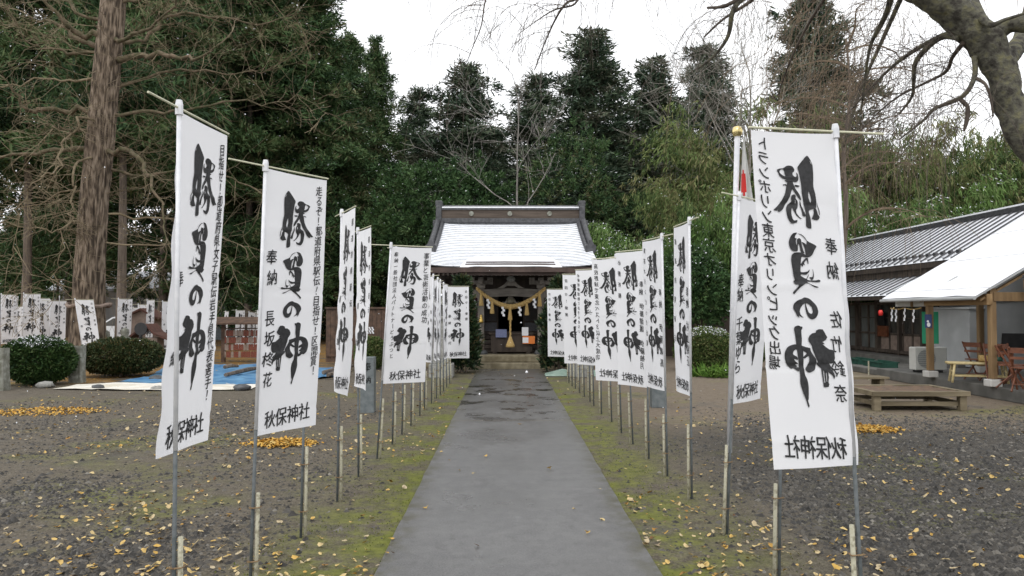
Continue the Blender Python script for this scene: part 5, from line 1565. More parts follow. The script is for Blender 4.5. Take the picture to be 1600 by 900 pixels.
def ginkgo_twigs(b, rg, pts, rad, dens):
    for i in range(1, len(pts)):
        p0, p1 = pts[i - 1], pts[i]
        n = max(1, int((p1 - p0).length * dens))
        for _ in range(n):
            q = p0.lerp(p1, rg.random())
            d = (p1 - p0).normalized() * rg.uniform(.2, 1.0) + Vector((rg.gauss(0, .6), rg.gauss(0, .6), rg.gauss(-.05, .65)))
            grow(b, rg, q, d, rg.uniform(.5, 1.7), rg.uniform(.007, .013), 1, .02, .55, 4, (2, 4), .0040, 3, .22)
limb_specs = [  # (photo row on the trunk, waypoints in photo pixels (u, v, depth), thickness)
    (92, [(215, 88, 23.7), (262, 86, 23.2), (300, 92, 22.8), (345, 70, 22.3)], .15),
    (60, [(195, 62, 23.5), (225, 45, 23.2), (262, 20, 22.6), (300, -20, 22)], .10),
    (70, [(225, 60, 24.4), (262, 28, 24.8), (330, 25, 25), (400, 38, 25.4), (470, 15, 25.6)], .09),
    (235, [(200, 240, 23.4), (222, 256, 22.8), (236, 284, 22.4), (252, 330, 22), (262, 380, 21.8)], .11),
    (178, [(220, 176, 24), (290, 172, 24.1), (360, 155, 24.2), (420, 162, 24.4), (470, 150, 24.4)], .075),
    (140, [(230, 120, 24.5), (300, 108, 25), (370, 118, 25.4), (440, 100, 25.6)], .07),
    (262, [(230, 275, 24.4), (300, 262, 24.8), (360, 280, 25), (410, 300, 25.2), (450, 330, 25.2)], .065),
    (330, [(235, 338, 24.3), (300, 345, 24.6), (350, 372, 24.6), (400, 390, 24.6)], .05),
    (380, [(250, 380, 24.3), (310, 388, 24.6), (360, 402, 24.6)], .04),
    (60, [(120, 52, 23.6), (95, 30, 23.3), (66, -10, 23)], .15),
    (75, [(128, 62, 24.2), (100, 42, 24.4), (72, 38, 24.8), (38, 22, 25)], .12),
    (82, [(110, 80, 23.8), (68, 76, 23.8), (40, 58, 23.5), (0, 0, 23.0)], .07),
    (172, [(110, 172, 23.8), (62, 172, 23.6), (38, 168, 23.4), (20, 146, 23.2), (6, 122, 23)], .12),
    (232, [(110, 232, 23.8), (60, 236, 23.6), (0, 246, 23.6), (-50, 250, 23.5)], .12),
    (205, [(115, 205, 23.5), (96, 200, 23.2), (74, 205, 23.0), (50, 215, 22.9)], .07),
    (195, [(126, 185, 23.0), (112, 210, 22.6), (92, 232, 22.4), (95, 262, 22.2), (68, 274, 22.1), (40, 296, 22), (30, 340, 21.9), (18, 400, 21.9)], .055),
    (240, [(116, 260, 22.8), (114, 300, 22.6), (112, 335, 22.5), (98, 360, 22.4), (94, 400, 22.4), (82, 440, 22.4)], .05),
    (345, [(120, 345, 23.6), (96, 360, 23.4), (60, 362, 23.2), (20, 352, 23)], .05),
    (120, [(120, 130, 23.8), (70, 122, 23.7), (20, 135, 23.5), (-40, 130, 23.5)], .06),
    (300, [(110, 300, 24.1), (60, 318, 24.1), (0, 330, 24)], .05),
    (30, [(120, 20, 24), (60, -30, 24.2), (0, -60, 24.4)], .08),
    (15, [(230, -10, 24), (300, -40, 24.4), (380, -30, 24.6)], .09),
    (-60, [(250, -60, 23.6), (330, -40, 23), (420, -10, 22.8)], .08),
]
btw = MB()
for (v0, way, th) in limb_specs:
    pts = [g_z(v0) + gb]
    for (u, v, y) in way: pts.append(at(u, v, y))
    # smooth the waypoints
    sm = []
    for i in range(len(pts) - 1):
        p_1, p0, p1, p2 = pts[max(0, i - 1)], pts[i], pts[i + 1], pts[min(len(pts) - 1, i + 2)]
        for k in range(4):
            t = k / 4
            sm.append(.5 * ((2 * p0) + (p1 - p_1) * t + (2 * p_1 - 5 * p0 + 4 * p1 - p2) * t * t + (-p_1 + 3 * p0 - 3 * p1 + p2) * t ** 3))
    sm.append(pts[-1])
    sm = [p - gb + Vector((rg.gauss(0, .055), rg.gauss(0, .055), rg.gauss(0, .055))) for p in sm]
    n = len(sm)
    rad = [th * .80 * (1 - .82 * i / (n - 1)) for i in range(n)]
    b = MB(); b.tube(sm, rad, 7, jit=.06); b.build('limb', 'mossy_limb' if th > .06 else 'ginkgo_twig', gk, smooth=True)
    ginkgo_twigs(btw, rg, sm[3:], rad, 6.5)
    grow(btw, rg, sm[-1], sm[-1] - sm[-2], 1.6, rad[-1], 2, .0, .5, 5, (3, 5), .006, 3, .2)
for k in range(110):    # shoots straight from the trunk
    c, r = g_at(rg.uniform(.16, .8)); a = rg.uniform(0, 6.283)
    grow(btw, rg, c + Vector((math.cos(a) * r, math.sin(a) * r, 0)), Vector((math.cos(a), math.sin(a), rg.uniform(-.3, .5))), rg.uniform(.8, 2.2), .011, 2, -.01, .5, 5, (2, 3), .0042, 3, .22)
btw.build('twigs', 'ginkgo_twig', gk)
c = g_z(477); b = MB()
b.tube([(c.x + .60 * math.cos(i * .2618), .60 * math.sin(i * .2618), c.z + .04 * math.sin(i * 1.1)) for i in range(25)], .055, 7)
b.build('straw_rope_band', 'straw' if False else 'kiosk_wood', gk)

# --- weeping cherry leaning in from the right, close to the camera
CY = 6.2
cb = Vector((6.2, 6.6, 0))
ch = thing('weeping_cherry', 'old lichen covered weeping cherry leaning in at the top right with hanging twigs', 'tree', cb)
def smooth_path(pts, k_=5):
    sm = []
    for i in range(len(pts) - 1):
        p_1, p0, p1, p2 = pts[max(0, i - 1)], pts[i], pts[i + 1], pts[min(len(pts) - 1, i + 2)]
        for k in range(k_):
            t = k / k_
            sm.append(.5 * ((2 * p0) + (p1 - p_1) * t + (2 * p_1 - 5 * p0 + 4 * p1 - p2) * t * t + (-p_1 + 3 * p0 - 3 * p1 + p2) * t ** 3))
    sm.append(pts[-1]); return sm
def px_limb(way, name, m_, sides=12, rough=.0, par=None):
    """way: (u, v, depth, radius in photo pixels)"""
    P_ = [at(u, v, y) for u, v, y, r in way]; Rr = [r * y / 1200 for u, v, y, r in way]
    sm = smooth_path(P_, 6); n = len(sm); rad = []
    for i in range(n):
        f = i / (n - 1) * (len(Rr) - 1); q = min(len(Rr) - 2, int(f)); rad.append(Rr[q] + (Rr[q + 1] - Rr[q]) * (f - q))
    b = MB(); base = len(b.v); b.tube([p - cb for p in sm], rad, sides)
    if rough:
        b.v = [tuple(Vector(v_) + mnoise.noise_vector(Vector(v_) * 5) * rough + mnoise.noise_vector(Vector(v_) * 14) * rough * .5) for v_ in b.v]
    b.build(name, m_, ch, smooth=True)
    return sm, rad
# main trunk: from the ground outside the frame, up through the corner and over
low = at(1622, 238, 6.2)
wt = [(6.2, 6.6, -.1, .32), (6.05, 6.5, 1.2, .27), (5.3, 6.35, 2.2, .20), (low.x, 6.2, low.z, .135)]
P_ = [Vector(w_[:3]) for w_ in wt] ; Rr = [w_[3] for w_ in wt]
for u, v, y, r in ((1580, 168, 6.2, 23), (1569, 120, 6.2, 23), (1547, 80, 6.2, 25), (1522, 48, 6.2, 26), (1490, 18, 6.2, 27), (1452, -10, 6.2, 27), (1395, -45, 6.2, 25), (1340, -110, 6.2, 22)):
    P_.append(at(u, v, y)); Rr.append(r * y / 1200)
sm = smooth_path(P_, 8); rad = []
for i in range(len(sm)):
    f = i / (len(sm) - 1) * (len(Rr) - 1); q = min(len(Rr) - 2, int(f)); rad.append(Rr[q] + (Rr[q + 1] - Rr[q]) * (f - q))
b = MB(); b.tube([p - cb for p in sm], rad, 26)
b.v = [tuple(Vector(v_) + mnoise.noise_vector(Vector(v_) * 4) * .028 + mnoise.noise_vector(Vector(v_) * 13) * .014 + mnoise.noise_vector(Vector(v_) * 34) * .006) for v_ in b.v]
b.build('trunk', 'cherry_bark', ch, smooth=True)
px_limb([(1538, 70, 6.2, 16), (1558, 52, 6.15, 11), (1578, 38, 6.1, 13), (1605, 36, 6.0, 14), (1650, 36, 5.9, 13), (1720, 10, 5.8, 11)], 'limb', 'cherry_bark', 12, .012)
px_limb([(1566, 100, 6.2, 15), (1584, 82, 6.3, 14), (1600, 58, 6.45, 15), (1612, 30, 6.6, 16), (1630, -30, 6.9, 15)], 'limb', 'cherry_bark', 12, .012)
px_limb([(1520, 8, 6.2, 12), (1545, 38, 6.0, 5), (1572, 30, 5.9, 3), (1610, 18, 5.8, 2)], 'limb', 'cherry_bark', 6)
LIMBS = [
    [(1500, 58, 6.2, 9), (1476, 56, 6.3, 7.5), (1455, 68, 6.4, 6.5), (1432, 95, 6.6, 5), (1428, 118, 6.7, 4), (1425, 150, 6.9, 3), (1405, 178, 7.1, 2)],
    [(1470, 57, 6.35, 6), (1440, 72, 6.7, 5), (1415, 88, 7.0, 4), (1390, 108, 7.3, 3), (1360, 138, 7.8, 2.2), (1330, 172, 8.2, 1.6)],
    [(1506, 66, 6.2, 5), (1488, 90, 6.5, 4), (1478, 112, 6.8, 3.4), (1445, 130, 7.2, 2.6), (1405, 150, 7.6, 2), (1370, 178, 8, 1.5), (1340, 210, 8.4, 1)],
    [(1522, 88, 6.2, 6), (1523, 118, 6.2, 5), (1510, 145, 6.2, 4.6), (1490, 158, 6.3, 4.2), (1460, 170, 6.4, 3.6), (1443, 188, 6.5, 2.6), (1405, 218, 6.7, 1.4)],
    [(1500, 154, 6.25, 4), (1512, 168, 6.2, 4), (1510, 190, 6.2, 4.5), (1506, 205, 6.2, 2)],
    [(1524, 122, 6.2, 4), (1540, 132, 6.1, 3), (1548, 155, 6.1, 2.4), (1552, 182, 6.1, 1.6)],
    [(1400, -40, 6.3, 9), (1388, 12, 6.8, 6), (1376, 40, 7.0, 5), (1360, 72, 7.2, 3.5), (1352, 120, 7.4, 2.4), (1345, 180, 7.6, 1.6)],
    [(1300, -80, 6.6, 9), (1240, -40, 6.8, 7), (1165, -5, 7, 6.5), (1145, 18, 7, 5.5), (1138, 55, 7.1, 4), (1118, 85, 7.2, 2.8), (1090, 108, 7.3, 2)],
    [(1155, -2, 7, 5), (1130, 10, 7, 3.5), (1105, 12, 7.1, 2.4)],
    [(1200, -30, 7.2, 5), (1175, 0, 8, 4), (1130, 30, 8.3, 2.6), (1100, 58, 8.6, 1.6)],
    [(1060, -60, 6.5, 5), (960, -50, 6.4, 4), (905, -5, 6.4, 3), (885, 5, 6.4, 2.4), (868, 30, 6.5, 2), (850, 70, 6.6, 1.4), (835, 110, 6.7, 1)],
    [(905, -5, 6.4, 2.4), (895, 8, 6.4, 2), (865, 16, 6.5, 1.6), (835, 35, 6.5, .9), (808, 55, 6.6, .6)],
    [(800, -50, 6.2, 3), (762, -8, 6.2, 1.8), (752, 40, 6.2, 1.2), (738, 75, 6.3, .9), (730, 95, 6.4, .6)],
    [(1300, -20, 8, 4), (1262, 40, 8.6, 3), (1235, 95, 9, 2), (1215, 150, 9.4, 1.2)],
    [(1420, -30, 9, 6), (1380, 60, 9.6, 4), (1345, 140, 10, 3), (1318, 230, 10.4, 2.0)],
]
ends = []
for way in LIMBS:
    way = [(u, v, y, r * .78) for u, v, y, r in way]
    s_, r_ = px_limb(way, 'limb', 'cherry_bark' if way[0][3] > 4.5 else 'cherry_twig', 7)
    ends.append(s_)
rg = random.Random(14)
def strand(b, p, d0, L, r, n=9, sway=.06, sides=3):
    pts = [p]; d = d0.normalized()
    for i in range(n):
        g = min(1.0, .22 + i * .13)
        d = (d * (1 - g * .55) + Vector((rg.gauss(0, sway), rg.gauss(0, sway), -1)) * g * .55).normalized()
        pts.append(pts[-1] + d * L / n)
    b.tube(pts, [max(.0014, r * (1 - .75 * i / n)) for i in range(n + 1)], sides, cap=False)
    return pts
b = MB(); b_far = MB()
for sm in ends:        # fine drooping shoots along every limb in view
    for i in range(2, len(sm)):
        for _ in range(2):
            q = sm[i] - cb
            if rg.random() < (.62 if sm[0].x > 2.6 else .30):
                pp = strand(b, q, Vector((rg.gauss(-.6, .5), rg.gauss(0, .4), rg.gauss(.1, .4))), rg.uniform(.35, 1.3), rg.uniform(.0018, .0036), 8)
                if rg.random() < .5: strand(b, pp[3], Vector((rg.gauss(-.3, .6), rg.gauss(0, .4), -.2)), rg.uniform(.25, .8), .0022, 6)
# curtain of hanging twigs from boughs above the frame
for k in range(105):
    u = rg.uniform(640, 1010) if k < 70 else rg.uniform(1010, 1120); y = rg.uniform(6.0, 8.5)
    vb = (rg.uniform(8, 110) if rg.random() < .75 else rg.uniform(60, 150)) * (.55 if u > 1000 else 1)
    top = at(u + rg.gauss(30, 25), -60 - rg.random() * 40, y); bot = at(u, vb, y)
    pts = [top.lerp(bot, t / 9) + Vector((rg.gauss(0, .014), rg.gauss(0, .014), 0)) + Vector((-.10 * math.sin(t / 9 * 3.1), 0, 0)) for t in range(10)]
    b.tube([p - cb for p in pts], [.0026 - .0002 * i for i in range(10)], 3, cap=False)
# boughs that carry the curtain, over the path, and the denser curtain further right
for way in ([(1350, -120, 6.2, 24), (1200, -150, 6.5, 18), (1000, -140, 6.8, 12), (820, -110, 7, 8), (660, -75, 7.2, 4)], [(1380, -90, 6.3, 20), (1330, -110, 8, 15), (1300, -70, 10, 11), (1290, -30, 12, 8), (1270, 0, 13, 5)], [(1420, -60, 6.2, 20), (1440, -110, 8.5, 15), (1430, -70, 11, 11), (1450, -20, 13, 7)]):
    px_limb(way, 'limb', 'cherry_bark', 8, .01)
for k in range(250):
    y = rg.uniform(8.5, 14); u = rg.gauss(1335, 60) if k < 160 else rg.uniform(1180, 1560)
    v0 = rg.uniform(-90, 150); L = rg.uniform(.8, 2.7)
    p = at(u, v0, y); d = Vector((rg.gauss(-.35, .35), rg.gauss(0, .3), rg.gauss(-.1, .3)))
    pp = strand(b_far, p - cb, d, L, rg.uniform(.0025, .005), 9, .10)
    if k % 2: strand(b_far, pp[4], Vector((rg.gauss(0, .5), rg.gauss(0, .4), -.6)), L * .5, .003, 6, .1)
b.build('hanging_twigs', 'cherry_twig', ch); b_far.build('hanging_twigs', 'hang_twig', ch)

# a second, farther weeping tree whose brown strands hang before the bamboo
wy = 24
wp_ = at(1318, 560, wy); wp_.z = 0
wt_ = thing('weeping_tree', 'bare brown weeping tree with long strands hanging in front of the bamboo', 'tree', wp_)
b = MB(); tr = [at(u, v, wy) - wp_ for u, v in ((1312, 560), (1314, 450), (1322, 330), (1318, 240), (1328, 150), (1322, 60))]
b.tube(smooth_path(tr, 4), [.11 - .004 * i for i in range(21)], 8); b.build('trunk', 'cedar_bark', wt_, smooth=True)
b = MB()
for k in range(20):
    t = rg.uniform(.35, 1); f = t * 5; i = min(4, int(f)); q = tr[i].lerp(tr[i + 1], f - i)
    a = rg.uniform(0, 6.283); L = rg.uniform(1.4, 3.2); pts = [q]; d = Vector((math.cos(a), math.sin(a), .75))
    for s_ in range(7):
        d = (d + Vector((rg.gauss(0, .15), rg.gauss(0, .15), -.16))).normalized(); pts.append(pts[-1] + d * L / 7)
    b.tube(pts, [.045 - .005 * s_ for s_ in range(8)], 4, cap=False)
    for s_ in range(2, 8):
        for _ in range(4):
            strand(b, pts[s_] + Vector((rg.gauss(0, .1), rg.gauss(0, .1), 0)), Vector((rg.gauss(0, .6), rg.gauss(0, .6), .1)), rg.uniform(1.0, 3.6), .0075, 8, .10)
b.build('hanging_twigs', 'hang_twig', wt_)

# --- clipped bushes, mounds, ferns
def clipped_bush(name, u, y, vtop, vbot, wpx, label, m_, seed, snow, flat=.0):
    top = at(u, vtop, y); bot = at(u, vbot, y); bz = max(.08, bot.z)
    rx = wpx / 2 * y / 1200; H = top.z; rz = (H - bz) / 2; cz = (H + bz) / 2
    o = thing(name, label, 'bush', (top.x, y, 0))
    rg_ = np.random.default_rng(seed); n = 6500
    d = unit(rg_.normal(size=(n, 3)))
    sq = np.sign(d) * np.abs(d) ** .8; sq = sq / np.maximum(1e-6, np.linalg.norm(sq, axis=1, keepdims=True)) * (1 + .10 * np.abs(d[:, 2:3]) * 0)
    lum = np.array([1 + .10 * mnoise.noise(Vector(p * 2) + Vector((seed, 0, 0))) + .08 * mnoise.noise(Vector(p * 6)) for p in d])
    C = sq * lum[:, None] * np.array([rx, rx * .85, rz]) * rg_.uniform(.88, 1.0, (n, 1)) + np.array([0, 0, cz])
    ton = np.clip(.5 + rg_.normal(size=n) * .24, 0, 1)
    V, F, t, mi = tufts(rg_, C, d, 6, .085, .038, .75, ton, snow, np.clip((d[:, 2] - .45) * 2.2 * (1 + 1.2 * np.array([mnoise.noise(Vector(c * 3.2)) for c in C])), 0, 1))
    f = link_mesh('foliage', np_mesh('foliage', V, F, [m_, 'snow'], t, mi), o)
    b = MB(); b.blob((0, 0, cz), rx * .88, rx * .75, rz * .88, seed, .08); b.build('inner_core', 'cedar_bark', o)  # added solid dark core, standing in for the shaded inside of the leaf shell
    b = MB()
    for k in range(5):
        a = k * 1.26; b.tube([(.12 * math.cos(a), .12 * math.sin(a), 0), (.5 * rx * math.cos(a), .5 * rx * math.sin(a), cz)], [.045, .02], 6)
    b.build('stems', 'cedar_bark', o)
clipped_bush('clipped_bush', 61, 18.2, 527, 600, 104, 'round clipped evergreen bush with snow on its top between two stone posts', 'hedge_leaf', 51, .55)
clipped_bush('clipped_bush', 190, 20.5, 531, 582, 124, 'wide low clipped bush dotted with yellow leaves beside the ginkgo', 'hedge_leaf_brown', 52, .02)
rgl = np.random.default_rng(5); bq_ = at(190, 531, 20.5)
P = np.stack([bq_.x + rgl.normal(size=34) * .5, 20.5 - rgl.uniform(.1, .75, 34), rgl.uniform(.55, .95, 34)], 1)
V, F, t = flat_leaves(P, rgl.uniform(.025, .04, 34), rgl.uniform(0, 1, 34), 0, .001)
tag(link_mesh('caught_leaves', np_mesh('caught_leaves', V, F, 'pile_leaf', tone=t)), 'yellow ginkgo leaves caught on the wide low bush', None, kind='stuff')
clipped_bush('snowy_shrub', 1100, 22.5, 512, 580, 90, 'yellowish rounded shrub capped with snow between the right banners', 'bamboo_leaf', 53, .75)
clipped_bush('snowy_shrub', 1152, 23.0, 526, 588, 84, 'low yellowish shrub with snow on top behind the flagpole', 'bamboo_leaf', 54, .7)
clipped_bush('mossy_bush', 580, 23.0, 530, 575, 46, 'yellow green rounded bush behind the grey dedication stone', 'bamboo_leaf', 55, .04)
rgf = np.random.default_rng(60)
for u, v, lab in ((1112, 590, 'bright green fern clump in front of the snowy shrub'), (1092, 588, 'green leafy clump left of the bright fern'), (1130, 590, 'green fern clump in front of the low snowy shrub')):
    p = gnd(u, v); n = 90
    C = np.tile([p.x, p.y, .02], (n, 1)) + rgf.normal(size=(n, 3)) * [.16, .10, .0]
    D = rgf.normal(size=(n, 3)) * [.8, .8, .2] + [0, 0, .7]
    V, F, N = blades(rgf, C, D, rgf.uniform(.25, .50, n), rgf.uniform(.03, .05, n), .5)
    tag(link_mesh('fern_clump', np_mesh('fern_clump', V, F, 'fern_leaf', tone=rgf.uniform(0, 1, n))), lab, 'fern', 'ferns by the snowy shrubs')
# roofed dark wall glimpsed behind the snowy shrub
p = at(1120, 500, 29); b = MB()
dw = thing('garden_wall', 'low dark wall with a snowy coping behind the snow capped shrubs', 'fence', (p.x, 29.5, 0))
b = MB(); b.box((0, 0, .85), (6, .15, 1.7)); b.build('wall', 'dark_wood', dw)
b = MB(); b.box((0, -.02, 1.73), (6.1, .5, .06)); b.build('coping', 'snow', dw)

# ================================================================== BANNERS
BW, BL_ = .52, 1.63
def _tr(ox, oy, pts):
    """traced from the big right banner (seen from behind, so mirrored) -> cloth coordinates in metres"""
    out = []
    for X, Y in pts:
        x, y = ox + X / 6.923, oy + Y / 6.923
        xl, xr = 1166 + (y - 200) * 44 / 542, 1305 + (y - 203) * 40 / 530
        out.append(((1 - (x - xl) / (xr - xl)) * BW, (y - 203) / 537 * BL_))
    return out
STROKES = [  # each entry: (zoom origin, outline, holes...)
    ((1190, 230), [(468, 75), (500, 105), (530, 165), (538, 200), (545, 300), (548, 420), (570, 500), (580, 560), (592, 640), (575, 665), (550, 670), (500, 695), (520, 770), (532, 890), (475, 872), (470, 780), (462, 700), (440, 600), (418, 500), (412, 420), (395, 330), (382, 265), (365, 215), (380, 185), (420, 130)], [(493, 470), (510, 510), (525, 570), (520, 603), (508, 585), (492, 530)], [(500, 128), (512, 140), (526, 172), (514, 160)]),
    ((1190, 230), [(572, 660), (590, 682), (605, 730), (625, 760), (615, 785), (590, 798), (560, 790), (535, 782), (545, 760), (557, 720), (555, 678)]),
    ((1190, 230), [(594, 600), (606, 630), (622, 690), (628, 740), (620, 735), (612, 690), (600, 640)]),
    ((1190, 230), [(205, 225), (240, 200), (280, 195), (310, 205), (330, 235), (325, 260), (310, 275), (312, 295), (325, 310), (345, 320), (358, 300), (350, 270), (368, 285), (378, 330), (370, 365), (345, 378), (318, 372), (320, 395), (335, 425), (345, 450), (375, 490), (400, 530), (412, 575), (395, 570), (370, 540), (340, 500), (312, 460), (300, 475), (280, 540), (260, 590), (230, 640), (200, 690), (165, 718), (145, 708), (150, 690), (130, 705), (98, 695), (125, 670), (160, 635), (200, 570), (230, 500), (240, 430), (250, 385), (220, 366), (246, 358), (200, 342), (160, 312), (148, 280), (135, 262), (135, 245), (165, 232)], [(160, 265), (172, 248), (190, 240), (210, 248), (220, 290), (228, 315), (205, 310), (175, 290)]),
    ((1190, 230), [(300, 530), (330, 515), (350, 530), (350, 560), (372, 590), (382, 630), (370, 670), (355, 690), (365, 730), (390, 760), (420, 785), (405, 785), (365, 755), (340, 720), (318, 680), (310, 660), (300, 680), (298, 730), (310, 780), (335, 808), (370, 800), (368, 825), (340, 838), (310, 842), (290, 828), (265, 790), (250, 740), (240, 680), (260, 635), (285, 610), (300, 595), (295, 560)], [(340, 575), (350, 585), (352, 615), (344, 605)]),
    ((1190, 230), [(395, 580), (415, 620), (440, 690), (465, 740), (460, 760), (430, 752), (425, 720), (405, 650)]),
    ((1190, 230), [(205, 408), (240, 405), (240, 422), (215, 415), (205, 430)]),
    ((1190, 230), [(335, 408), (370, 410), (392, 418), (375, 432), (345, 428)]),
    ((1200, 350), [(250, 120), (300, 112), (280, 140), (272, 170), (295, 175), (285, 200), (290, 240), (308, 260), (308, 312), (275, 322), (235, 305), (210, 260), (205, 215), (220, 165)]),
    ((1200, 350), [(300, 185), (325, 172), (345, 190), (350, 225), (358, 260), (372, 310), (385, 340), (360, 340), (345, 330), (330, 270), (318, 235), (305, 265), (298, 225)]),
    ((1200, 350), [(350, 215), (385, 225), (405, 240), (412, 200), (440, 215), (520, 255), (500, 300), (475, 355), (440, 382), (405, 375), (395, 330), (385, 280), (370, 245)]),
    ((1200, 350), [(300, 122), (345, 128), (385, 158), (416, 206), (408, 204), (380, 166), (342, 136)]),
    ((1200, 350), [(240, 360), (270, 335), (320, 330), (365, 338), (395, 355), (430, 382), (395, 385), (355, 378), (345, 420), (343, 480), (342, 545), (385, 550), (425, 540), (445, 520), (440, 548), (405, 578), (350, 575), (345, 590), (380, 612), (410, 625), (440, 640), (520, 640), (550, 632), (570, 640), (565, 658), (520, 662), (450, 655), (415, 660), (470, 690), (548, 716), (520, 722), (470, 700), (410, 672), (350, 710), (290, 770), (270, 795), (255, 775), (300, 725), (318, 690), (290, 690), (270, 680), (258, 650), (275, 640), (262, 600), (250, 530), (240, 470), (232, 410)]),
    ((1200, 350), [(400, 393), (425, 395), (433, 450), (425, 458), (412, 415), (385, 440), (388, 475), (375, 465), (365, 490), (350, 475), (340, 470), (365, 430)]),
    ((1200, 350), [(480, 510), (495, 570), (492, 620), (470, 638), (445, 605), (465, 605), (482, 600), (486, 570)]),
    ((1200, 350), [(438, 570), (430, 600), (408, 640), (402, 636), (418, 608)]),
    ((1200, 450), [(258, 255), (270, 205), (310, 170), (355, 155), (390, 138), (440, 150), (490, 190), (530, 235), (548, 290), (540, 335), (515, 370), (480, 380), (445, 365), (415, 320), (398, 250), (392, 205), (365, 225), (340, 260), (332, 300), (350, 335), (380, 362), (345, 350), (318, 335), (325, 365), (300, 335), (285, 300)], [(403, 203), (440, 215), (475, 250), (485, 300), (470, 320), (440, 305), (420, 260)]),
    ((1200, 520), [(270, -5), (290, -30), (320, -37), (345, -23), (365, -25), (362, 5), (350, 15), (358, 110), (355, 180), (375, 240), (378, 330), (385, 420), (395, 500), (425, 560), (440, 640), (440, 770), (432, 790), (450, 845), (440, 865), (428, 840), (405, 770), (375, 700), (345, 600), (342, 520), (335, 450), (320, 330), (300, 200), (285, 80)]),
    ((1200, 520), [(298, 172), (240, 178), (195, 205), (170, 260), (170, 320), (190, 380), (240, 435), (270, 430), (300, 455), (332, 465), (330, 425), (300, 420), (318, 410), (290, 392), (322, 385), (300, 365), (275, 340), (280, 330), (316, 340), (310, 310), (262, 280), (268, 245), (290, 225), (302, 230)]),
    ((1200, 520), [(350, 185), (400, 200), (435, 208), (460, 215), (465, 245), (500, 300), (530, 345), (530, 400), (510, 455), (460, 482), (430, 478), (402, 445), (430, 405), (448, 350), (440, 300), (400, 325), (376, 325), (376, 310), (415, 275), (400, 255), (372, 240)]),
    ((1200, 520), [(525, 20), (560, 5), (600, 8), (622, 40), (635, 65), (655, 95), (640, 125), (600, 148), (628, 172), (600, 172), (640, 205), (680, 232), (720, 238), (740, 270), (745, 330), (735, 375), (715, 390), (680, 385), (700, 415), (730, 445), (735, 470), (715, 460), (735, 500), (747, 530), (735, 562), (715, 520), (665, 480), (675, 540), (670, 590), (680, 620), (672, 645), (640, 650), (615, 645), (612, 615), (605, 570), (590, 480), (585, 440), (545, 400), (530, 375), (550, 370), (520, 310), (490, 240), (475, 185), (440, 140), (435, 110), (450, 75), (480, 50), (520, 45)], [(606, 462), (618, 468), (634, 600), (624, 602)], [(638, 488), (650, 492), (656, 590), (647, 586)], [(664, 400), (676, 420), (716, 462), (700, 452)]),
]
def crom(pts, k=3):
    n = len(pts); out = []
    for i in range(n):
        p_1, p0, p1, p2 = (np.array(pts[(i + j - 1) % n]) for j in range(4))
        for q in range(k):
            t = q / k
            out.append(.5 * ((2 * p0) + (p1 - p_1) * t * .8 + (2 * p0 * 0 + 2 * p_1 - 5 * p0 + 4 * p1 - p2) * t * t * .8 + (-p_1 + 3 * p0 - 3 * p1 + p2) * t ** 3 * .8 + (p1 - p0) * 2 * t * .2))
    return out
def fill_loops(loops, maxlen):
    from mathutils.geometry import tessellate_polygon
    lp = [[Vector((p[0], p[1], 0)) for p in l_] for l_ in loops]
    tris = tessellate_polygon(lp); flat = [p for l_ in lp for p in l_]
    me = bpy.data.meshes.new('tmp'); me.from_pydata([tuple(p) for p in flat], [], [tuple(t) for t in tris])
    return mesh_tris(me, maxlen)
def mesh_tris(me, maxlen=None):
    bm = bmesh.new(); bm.from_mesh(me); bpy.data.meshes.remove(me)
    bmesh.ops.triangulate(bm, faces=bm.faces[:])
    if maxlen:
        for _ in range(4):
            es = [e for e in bm.edges if e.calc_length() > maxlen]
            if not es: break
            bmesh.ops.subdivide_edges(bm, edges=es, cuts=1)
            bmesh.ops.triangulate(bm, faces=[f for f in bm.faces if len(f.verts) > 3])
    V = np.array([v.co[:2] for v in bm.verts]).reshape(-1, 2)
    bm.verts.index_update()
    F = np.array([[v.index for v in f.verts] for f in bm.faces]).reshape(-1, 3)
    bm.free(); return V, F
def big_lettering(k, maxlen):
    Vs, Fs, b_ = [], [], 0
    for st_ in STROKES:
        o_, loops = st_[0], st_[1:]
        V, F = fill_loops([crom(_tr(o_[0], o_[1], lp), 1 if max(map(len, loops)) > 36 and o_[1] == 520 else k) for lp in loops], maxlen)
        if len(F): Vs.append(V); Fs.append(F + b_); b_ += len(V)
    return np.concatenate(Vs), np.concatenate(Fs)
BIG = big_lettering(3, .07)
BIG_LOW = big_lettering(1, None)
GL = {}
def glyph(chh, res=2):
    if (chh, res) in GL: return GL[(chh, res)]
    c = bpy.data.curves.new('tmp', 'FONT'); c.body = chh; c.size = 1.0; c.resolution_u = res; c.offset = 0.0
    o = bpy.data.objects.new('tmp', c); COL.objects.link(o)
    dg = bpy.context.evaluated_depsgraph_get(); dg.update()
    me = bpy.data.meshes.new_from_object(o.evaluated_get(dg))
    bpy.data.objects.remove(o); bpy.data.curves.remove(c)
    if len(me.vertices) == 0:
        GL[(chh, res)] = None; return None
    V, F = mesh_tris(me)
    lo, hi = V.min(0), V.max(0)
    V = V - np.array([(lo[0] + hi[0]) / 2, .36])
    if chh in 'ー':
        V = V[:, ::-1] * np.array([1, -1]) * -1
    V2 = np.concatenate([V + np.array([-.013, .006]), V + np.array([.013, -.006])]); F = np.concatenate([F, F + len(V)]); V = V2
    GL[(chh, res)] = (V, F); return GL[(chh, res)]
trng = random.Random(2)
